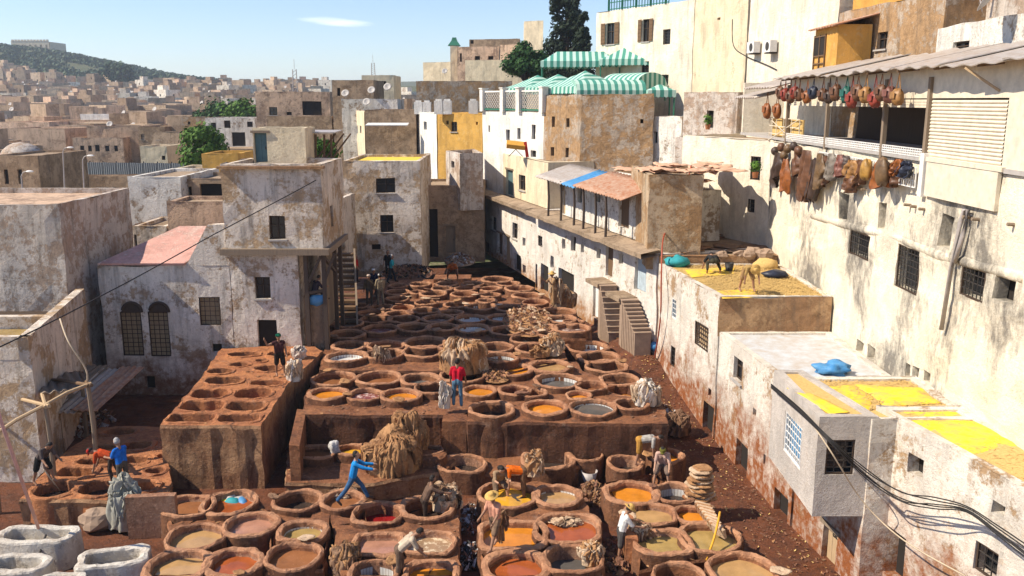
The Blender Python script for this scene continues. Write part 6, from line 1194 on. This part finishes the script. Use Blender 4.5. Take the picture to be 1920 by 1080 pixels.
# ------------------------------------------------------------------ people: one continuous remeshed body each
simple('skin', (.28, .145, .085), .6, .12, spec=.35); simple('skin_light', (.42, .24, .155), .6, .12, spec=.35); simple('hair', (.015, .011, .009), .7); simple('hair_grey', (.35, .34, .33), .8)
CL = {}
def cloth(c):
    if c not in CL: n = 'cloth_%d' % len(CL); simple(n, c, .95, .5, 6, .1, bump=.6); CL[c] = n
    return CL[c]
simple('straw_hat', (.55, .34, .10), .9, scale=20)
def dirv(a, b=0, s=1): a, b = math.radians(a), math.radians(b); return V(s*math.sin(b), math.cos(b)*math.sin(a), -math.cos(b)*math.cos(a))
def person(label, foot, heading, H=1.72, tp=0, hp=None, armL=(10, 12, 15), armR=(10, 12, 15), legL=(3, 4, 3), legR=(-3, 4, 3), shirt=(.3, .3, .3), pants=(.06, .06, .08), sleeve=.45, shorts=False, hat=None, hair='hair', skin='skin', anchor='foot', roll=0, beard=False, shoes=True, head_turn=0):
    """arms: (forward angle, out angle, elbow bend); legs: (forward, out, knee bend); anchor: what rests at `foot`"""
    k = H/1.72; T = math.radians(tp); tors = V(0, math.sin(T), math.cos(T)); pel = V(0, 0, 0); chest = pel+tors*.34*k; neck = pel+tors*.50*k
    hA = tp*.6 if hp is None else hp; hd = V(math.sin(math.radians(head_turn))*.3, math.sin(math.radians(hA)), math.cos(math.radians(hA))); head = neck+hd*.17*k; fwd = V(0, math.cos(math.radians(hA)), -math.sin(math.radians(hA)))
    caps = []                                                    # (p0, p1, r0, r1, tag)
    def cap(a, b, r0, r1, t): kr = k*(1.16 if t in 'sp' else 1.1) if r0 > .02 else k; caps.append((Vector(a), Vector(b), r0*kr, r1*kr, t))
    bk = V(0, math.cos(T), -math.sin(T))
    for s in (-1, 1):
        sd = V(s, 0, 0)
        cap(pel+sd*.07*k, chest+sd*.085*k, .105, .105, 's'); cap(chest+sd*.07*k, neck+sd*.13*k-tors*.05*k, .105, .062, 's'); cap(pel+sd*.065*k-tors*.06*k, pel+sd*.065*k+tors*.04*k, .112, .105, 'p')
        arm = armL if s < 0 else armR; sh = neck+sd*.185*k-tors*.06*k; el = sh+dirv(arm[0], arm[1], s)*.285*k; wr = el+dirv(arm[0]+arm[2], arm[1]*.3, s)*.25*k; hdv = (wr-el).normalized(); se = sh.lerp(el, min(1, sleeve*2)) if sleeve < .5 else el
        cap(neck+sd*.1*k-tors*.04*k, sh, .06, .062, 's'); cap(sh, el, .052, .042, 'k'); cap(sh, se, .063, .056, 's')
        if sleeve > .5: cap(el, el.lerp(wr, (sleeve-.5)*2), .05, .042, 's')
        cap(el, wr, .041, .029, 'k'); pa = wr+hdv*.075*k; cap(wr, pa, .03, .036, 'k'); side = hdv.cross(V(s, 0, 0)); side = side.normalized() if side.length > .1 else V(0, 0, 1)
        for f, L in ((-1.5, .07), (-.5, .082), (.5, .078), (1.5, .06)):
            b0 = pa+side*f*.02*k; b1 = b0+hdv*L*.55*k; b2 = b1+(hdv*.8-V(s, 0, 0)*.5).normalized()*L*.5*k; cap(b0, b1, .011, .010, 'k'); cap(b1, b2, .010, .008, 'k')
        t0 = wr+hdv*.025*k+side*.03*k; cap(t0, t0+(hdv+side*.9).normalized()*.06*k, .013, .010, 'k')
        leg = legL if s < 0 else legR; hj = pel+sd*.095*k-tors*.05*k; kn = hj+dirv(leg[0], leg[1], s)*.42*k; an = kn+dirv(leg[0]-leg[2], leg[1]*.5, s)*.41*k; pk = 'p'
        cap(hj, kn, .088, .06, pk); cap(kn, an, .056, .036, 'k' if shorts else 'p'); 
        if shorts: cap(hj, hj.lerp(kn, .95), .10, .085, 'p')
        else: cap(kn, an, .062, .052, 'p')
        ft = dirv(leg[0]-leg[2]+80, 0, s); ft = V(ft.x, ft.y, min(ft.z, .05)) if leg[2] < 60 else ft; cap(an+V(0, 0, -.035*k), an+ft*.155*k+V(0, 0, -.055*k), .042, .034, 'b' if shoes else 'k')
    cap(neck-tors*.02*k, head, .055, .05, 'k'); cap(head+hd*.0, head+hd*.05*k, .088, .09, 'k'); cap(head+hd*.035*k-fwd*.02*k, head+hd*.07*k-fwd*.025*k, .098, .088, 'h'); cap(head+fwd*.035*k-hd*.05*k, head+fwd*.045*k-hd*.035*k, .06, .06, 'h' if beard else 'k')
    cap(head+fwd*.085*k+hd*.015*k, head+fwd*.108*k-hd*.01*k, .012, .016, 'k')
    for s in (-1, 1): cap(head+V(s*.09*k, 0, 0), head+V(s*.093*k, 0, 0)+hd*.03*k, .016, .018, 'k'); cap(head+fwd*.088*k+V(s*.034*k, 0, 0)+hd*.02*k, head+fwd*.09*k+V(s*.034*k, 0, 0)+hd*.02*k, .012, .012, 'h')
    cap(head+fwd*.098*k-hd*.045*k+V(-.02*k, 0, 0), head+fwd*.098*k-hd*.045*k+V(.02*k, 0, 0), .008, .008, 'm')
    m = MB()
    for a, b, r0, r1, t in caps:
        d = b-a
        if d.length < 1e-4: d = V(0, 0, 1e-3); b = a+d
        z = d.normalized(); x = z.orthogonal().normalized(); y = z.cross(x); L = []
        for e, c_, r in ((-.98, a, r0), (-.6, a, r0), (0, a, r0), (0, b, r1), (.6, b, r1), (.98, b, r1)): q = math.sqrt(1-e*e); L.append([c_+z*e*r+(x*math.cos(w*.7854)+y*math.sin(w*.7854))*r*q for w in range(8)])
        m.ring(L, close=True); n = len(m.v); m.f.append(list(range(n-48, n-40))); m.m.append(0)
    low = min(p.z for p in m.v); foot = Vector(foot)
    if anchor == 'foot': off = -low
    elif anchor == 'pelvis': off = .12*k
    Rz = Matrix.Rotation(heading, 3, 'Z')
    me = bpy.data.meshes.new('t'); me.from_pydata(m.v, [], m.f); bm = bmesh.new(); bm.from_mesh(me); bmesh.ops.recalc_face_normals(bm, faces=bm.faces); bm.to_mesh(me); bm.free()
    ob = bpy.data.objects.new('t', me); COL.objects.link(ob); md = ob.modifiers.new('r', 'REMESH'); md.mode = 'VOXEL'; md.voxel_size = .0125; sm = ob.modifiers.new('s', 'SMOOTH'); sm.factor = .5; sm.iterations = 2; dc = ob.modifiers.new('d', 'DECIMATE'); dc.ratio = .45
    dg = bpy.context.evaluated_depsgraph_get(); body = bpy.data.meshes.new_from_object(ob.evaluated_get(dg)); bpy.data.objects.remove(ob)
    mats = ['skin' if skin == 'skin' else skin, cloth(shirt), cloth(pants), hair, 'wood_dark', 'hose_red']; mi = dict(k=0, s=1, p=2, h=3, b=4, m=5)
    for q in mats: body.materials.append(M(q))
    idx = []
    for f in body.polygons:
        c_ = f.center; best = 9; t_ = 0
        for a, b, r0, r1, t in caps:
            d = b-a; w = max(0, min(1, (c_-a).dot(d)/max(d.length_squared, 1e-8))); dd = (c_-a-d*w).length-(r0+(r1-r0)*w)-(.004 if t in 'sp' else 0)
            if dd < best: best = dd; t_ = mi[t]
        idx.append(t_)
    body.polygons.foreach_set('material_index', idx); body.polygons.foreach_set('use_smooth', [True]*len(idx))
    root = bpy.data.objects.new('person', body); COL.objects.link(root); body.name = 'person'; root.location = foot+V(0, 0, off); root.rotation_euler.z = heading; tag(root, label, 'person')
    if hat:
        mm = MB(); top = head+hd*.075*k; x = V(1, 0, 0); y = fwd
        if hat[0] == 'straw': prof = ((.0, .205), (.012, .20), (.012, .105), (.09, .095), (.125, .06), (.13, .01))
        else: prof = ((-.02, .108), (.03, .106), (.07, .08), (.085, .03), (.086, .005))
        mm.ring([[top+hd*(z_-.02)*k+(x*math.cos(w*.3927)+y*math.sin(w*.3927))*r*k for w in range(16)] for z_, r in prof], close=True)
        if hat[0] == 'cap': mm.add([top+y*.09*k-x*.08*k, top+y*.17*k-x*.05*k, top+y*.17*k+x*.05*k, top+y*.09*k+x*.08*k], [(0, 1, 2, 3)])
        ho = mm.build('hat', 'straw_hat' if hat[0] == 'straw' else cloth(hat[1]), None, smooth=True, solid=.008)
        ho.location = ho.location.copy(); ho.parent = root
    return root
LFT, RGT, AWAY, TOWARD = math.pi/2, -math.pi/2, 0, math.pi
BLU, JEAN = (.02, .22, .62), (.05, .12, .24)
person('grey haired man in bright blue shirt standing by shaded pits', G(233, 922, .98), LFT-.5, 1.75, tp=6, hp=28, armL=(25, 6, 60), armR=(20, 8, 45), shirt=(.02, .16, .60), pants=(.10, .085, .07), hair='hair_grey', sleeve=.4)
person('man in orange shirt and red cap bending over a pit', G(212, 906, .98), LFT, 1.68, tp=72, hp=80, armL=(5, 8, 10), armR=(15, 8, 10), legL=(8, 6, 20), legR=(-6, 6, 12), shirt=(.50, .07, .02), pants=(.07, .05, .04), hat=('cap', (.45, .03, .02)))
person('shadowed man in black shorts stooping with a rod', G(84, 908, 1.0), RGT-.5, 1.7, tp=42, hp=55, armL=(10, 14, 50), armR=(25, 14, 30), legL=(20, 12, 10), legR=(-10, 12, 8), shirt=(.10, .08, .075), pants=(.02, .02, .02), shorts=True, shoes=False)
pole('thin pale rod held by the stooping man', [G(82, 880, 1.75), G(113, 921, .7)], .02, 'rope_pale', name='rod')
person('man in green cap and dark vest standing on the tall block', G(526, 706, 2.42), TOWARD+.35, 1.72, armL=(12, 14, 10), armR=(35, 70, 130), legL=(8, 6, 6), legR=(-8, 4, 4), shirt=(.075, .03, .03), pants=(.03, .022, .02), shorts=True, sleeve=.1, hat=('cap', (.01, .13, .07)), shoes=False)
person('man in red shirt and rolled jeans seen from behind', G(858, 763, 2.2), AWAY-.1, 1.78, tp=8, armL=(10, 16, 12), armR=(8, 14, 20), legL=(4, 5, 6), legR=(-3, 5, 3), shirt=(.50, .012, .03), pants=(.10, .19, .28), shoes=True)
q = G(836, 750, 2.6); pile_at('white cloths carried by the red shirted man', 837, 764, 2.22, 22, .85, .6, n=12, seed=30, wid=.14, mats=('hide_white',))
person('young man in blue jacket and jeans striding across vats', G(664, 944, .88), RGT+.1, 1.76, tp=12, hp=5, armL=(60, 6, 25), armR=(68, 6, 12), legL=(38, 4, 14), legR=(-30, 4, 10), shirt=(.02, .24, .60), pants=JEAN, sleeve=1.0, skin='skin_light')
bc = G(797, 950, .85)
person('bearded man in brown shirt working inside a vat', V(bc.x, bc.y, .12), RGT+.3, 1.72, tp=26, hp=15, armL=(55, 12, 25), armR=(62, 10, 15), legL=(8, 6, 10), legR=(0, 6, 5), shirt=(.16, .10, .07), pants=(.06, .04, .03), beard=True, sleeve=.7)
person('man in beige shirt sitting hunched on a vat edge', G(934, 905, .98), TOWARD+.3, 1.7, tp=34, hp=55, armL=(30, 6, 75), armR=(35, 6, 70), legL=(72, 14, 70), legR=(55, 10, 50), shirt=(.33, .22, .13), pants=(.18, .12, .08), shorts=True, anchor='pelvis', skin='skin_light', shoes=False)
person('man in orange shirt bending into the mustard vat', G(978, 933, .55), LFT+.1, 1.7, tp=80, hp=85, armL=(0, 10, 5), armR=(10, 10, 5), legL=(5, 8, 12), legR=(-4, 8, 8), shirt=(.72, .14, .01), pants=(.20, .11, .06), sleeve=.3)
person('man in straw hat and pink shirt stepping across vat rims', G(928, 1030, .88), LFT+.9, 1.72, tp=6, hp=22, armL=(22, 8, 30), armR=(26, 8, 30), legL=(32, 8, 6), legR=(-16, 6, 8), shirt=(.62, .30, .20), pants=(.22, .14, .09), shorts=True, hat=('straw',), sleeve=.35, shoes=False)
pile_at('wet brown hide carried by the straw hatted man', 938, 1012, .95, 26, .75, .6, n=14, seed=31, wid=.16, mats=('hide_brown', 'hide_tan'))
person('man in beige shirt bending over the orange vat below creamy liquor', G(752, 1090, .5), RGT+.2, 1.72, tp=48, hp=62, armL=(20, 8, 15), armR=(28, 10, 15), legL=(12, 6, 14), legR=(-4, 6, 6), shirt=(.52, .42, .31), pants=(.15, .10, .07), sleeve=.4)
person('man in straw hat, white shirt and shorts by the olive vat', G(1164, 1052, .0), RGT+.15, 1.74, tp=14, hp=35, armL=(30, 8, 50), armR=(35, 8, 45), legL=(6, 5, 6), legR=(-6, 5, 4), shirt=(.72, .70, .66), pants=(.09, .08, .075), shorts=True, hat=('straw',), sleeve=.45, shoes=False)
person('man in pink shirt and green cap sitting on a vat rim', G(1243, 874, 1.02), TOWARD-.25, 1.74, tp=24, hp=45, armL=(18, 10, 30), armR=(18, 10, 25), legL=(62, 14, 62), legR=(62, 16, 66), shirt=(.52, .34, .27), pants=(.20, .14, .11), shorts=True, anchor='pelvis', hat=('cap', (.16, .15, .03)), skin='skin_light', shoes=False)
person('man in grey shirt and ochre shorts bent over beside the seated one', G(1200, 872, .75), RGT, 1.7, tp=82, hp=90, armL=(5, 8, 8), armR=(-5, 8, 8), legL=(8, 7, 14), legR=(-4, 7, 10), shirt=(.40, .37, .33), pants=(.45, .23, .05), shorts=True, shoes=False)
person('roof worker in black shirt crouching with yellow belt', G(1338, 514, 5.97), AWAY, 1.7, tp=75, hp=85, armL=(10, 32, 5), armR=(10, 32, 5), legL=(70, 18, 125), legR=(70, 18, 125), shirt=(.03, .03, .03), pants=(.05, .045, .03), shoes=False)
person('roof worker in straw hat stooping over yellow powder', G(1400, 548, 5.97), TOWARD+.15, 1.74, tp=78, hp=95, armL=(5, 14, 5), armR=(-8, 14, 5), legL=(18, 14, 16), legR=(-6, 12, 10), shirt=(.42, .27, .10), pants=(.33, .2, .09), shorts=True, hat=('straw',), shoes=False)
Z5 = 2.45
person('man in red shirt at the far left of the yard', G(669, 530, Z5-.2), RGT, 1.7, shirt=(.55, .02, .02), pants=(.05, .04, .05))
person('man in turquoise shirt walking at the far end', G(735, 531, Z5-.2), RGT, 1.72, tp=5, legL=(18, 3, 6), legR=(-16, 3, 6), shirt=(.03, .40, .46), pants=(.03, .035, .05), hair='hair_grey')
person('man in black carrying a dark hide at the end building', G(728, 520, 2.0), TOWARD, 1.7, shirt=(.02, .018, .018), pants=(.02, .02, .02))
person('squat man in pale hat and brown jacket with two others', G(693, 573, Z5), TOWARD, 1.66, shirt=(.10, .075, .05), pants=(.08, .07, .06), hat=('cap', (.62, .5, .42)), sleeve=.9)
person('man in beige jacket beside the stair foot', G(714, 573, Z5), AWAY+.5, 1.7, shirt=(.36, .29, .19), pants=(.22, .19, .14), hat=('cap', (.6, .58, .55)), sleeve=.9)
person('man in navy shirt and white cap behind two companions', G(702, 561, Z5), TOWARD, 1.68, shirt=(.02, .025, .06), pants=(.05, .05, .06), hat=('cap', (.7, .7, .7)))
person('bare armed man in orange crouching on the far slab', G(849, 523, 2.7), TOWARD, 1.7, tp=40, hp=55, armL=(20, 25, 10), armR=(20, 25, 10), legL=(80, 20, 120), legR=(80, 20, 120), shirt=(.42, .12, .03), pants=(.12, .05, .03))
m = MB(); a = G(848, 527, 2.45); m.box((a.x, a.y+.5, 2.35), (2.3, 1.5, .55)); tag(m.build('clay_slab', 'clay'), 'raised clay slab under the crouching far worker', 'slab')
person('man in straw hat carrying long tan skins over his shoulder', G(1036, 576, 2.45), LFT+.5, 1.86, tp=4, armL=(40, 15, 95), armR=(45, 15, 90), shirt=(.40, .25, .13), pants=(.33, .2, .1), hat=('straw',), shoes=False)
c = G(1041, 573, 2.5); hide_pile('long tan skins hanging from the carrying man\'s shoulder', (c.x+.06, c.y-.12, 2.75), .32, .26, 1.25, 18, ('hide_tan', 'hide_pale'), 33, .14)
person('woman in dark clothes sitting in the timber porch', V((tx1+txu)/2, YT+.35, 4.82), RGT+.8, 1.6, tp=18, hp=35, armL=(30, 5, 60), armR=(30, 5, 60), legL=(85, 5, 60), legR=(85, 6, 60), shirt=(.06, .045, .06), pants=(.05, .04, .05), anchor='pelvis', sleeve=.9)
q = V((tx1+txu)/2+.1, YT+.17, 4.55); m = MB(); m.ball(q, (.42, .10, .26), 14, 8, jit=.5, o=4); tag(m.build('blue_cloth', 'plastic_blue', smooth=True), 'blue cloth hung over the porch parapet', 'cloth')
# ------------------------------------------------------------------ thin air haze over the town
m = MB(); m.box((0, 1480, 40), (5300, 3140, 86)); hz = m.build('haze', None); hm = bpy.data.materials.new('haze'); hm.use_nodes = True; hn = hm.node_tree.nodes
for n_ in list(hn): hn.remove(n_)
pv = hn.new('ShaderNodeVolumePrincipled'); pv.inputs['Color'].default_value = (.80, .88, 1, 1); pv.inputs['Density'].default_value = .00026; pv.inputs['Anisotropy'].default_value = .2
ho_ = hn.new('ShaderNodeOutputMaterial'); hm.node_tree.links.new(pv.outputs[0], ho_.inputs['Volume']); hz.data.materials.append(hm); stuff(tag(hz, 'thin pale blue haze in the air', 'haze'))
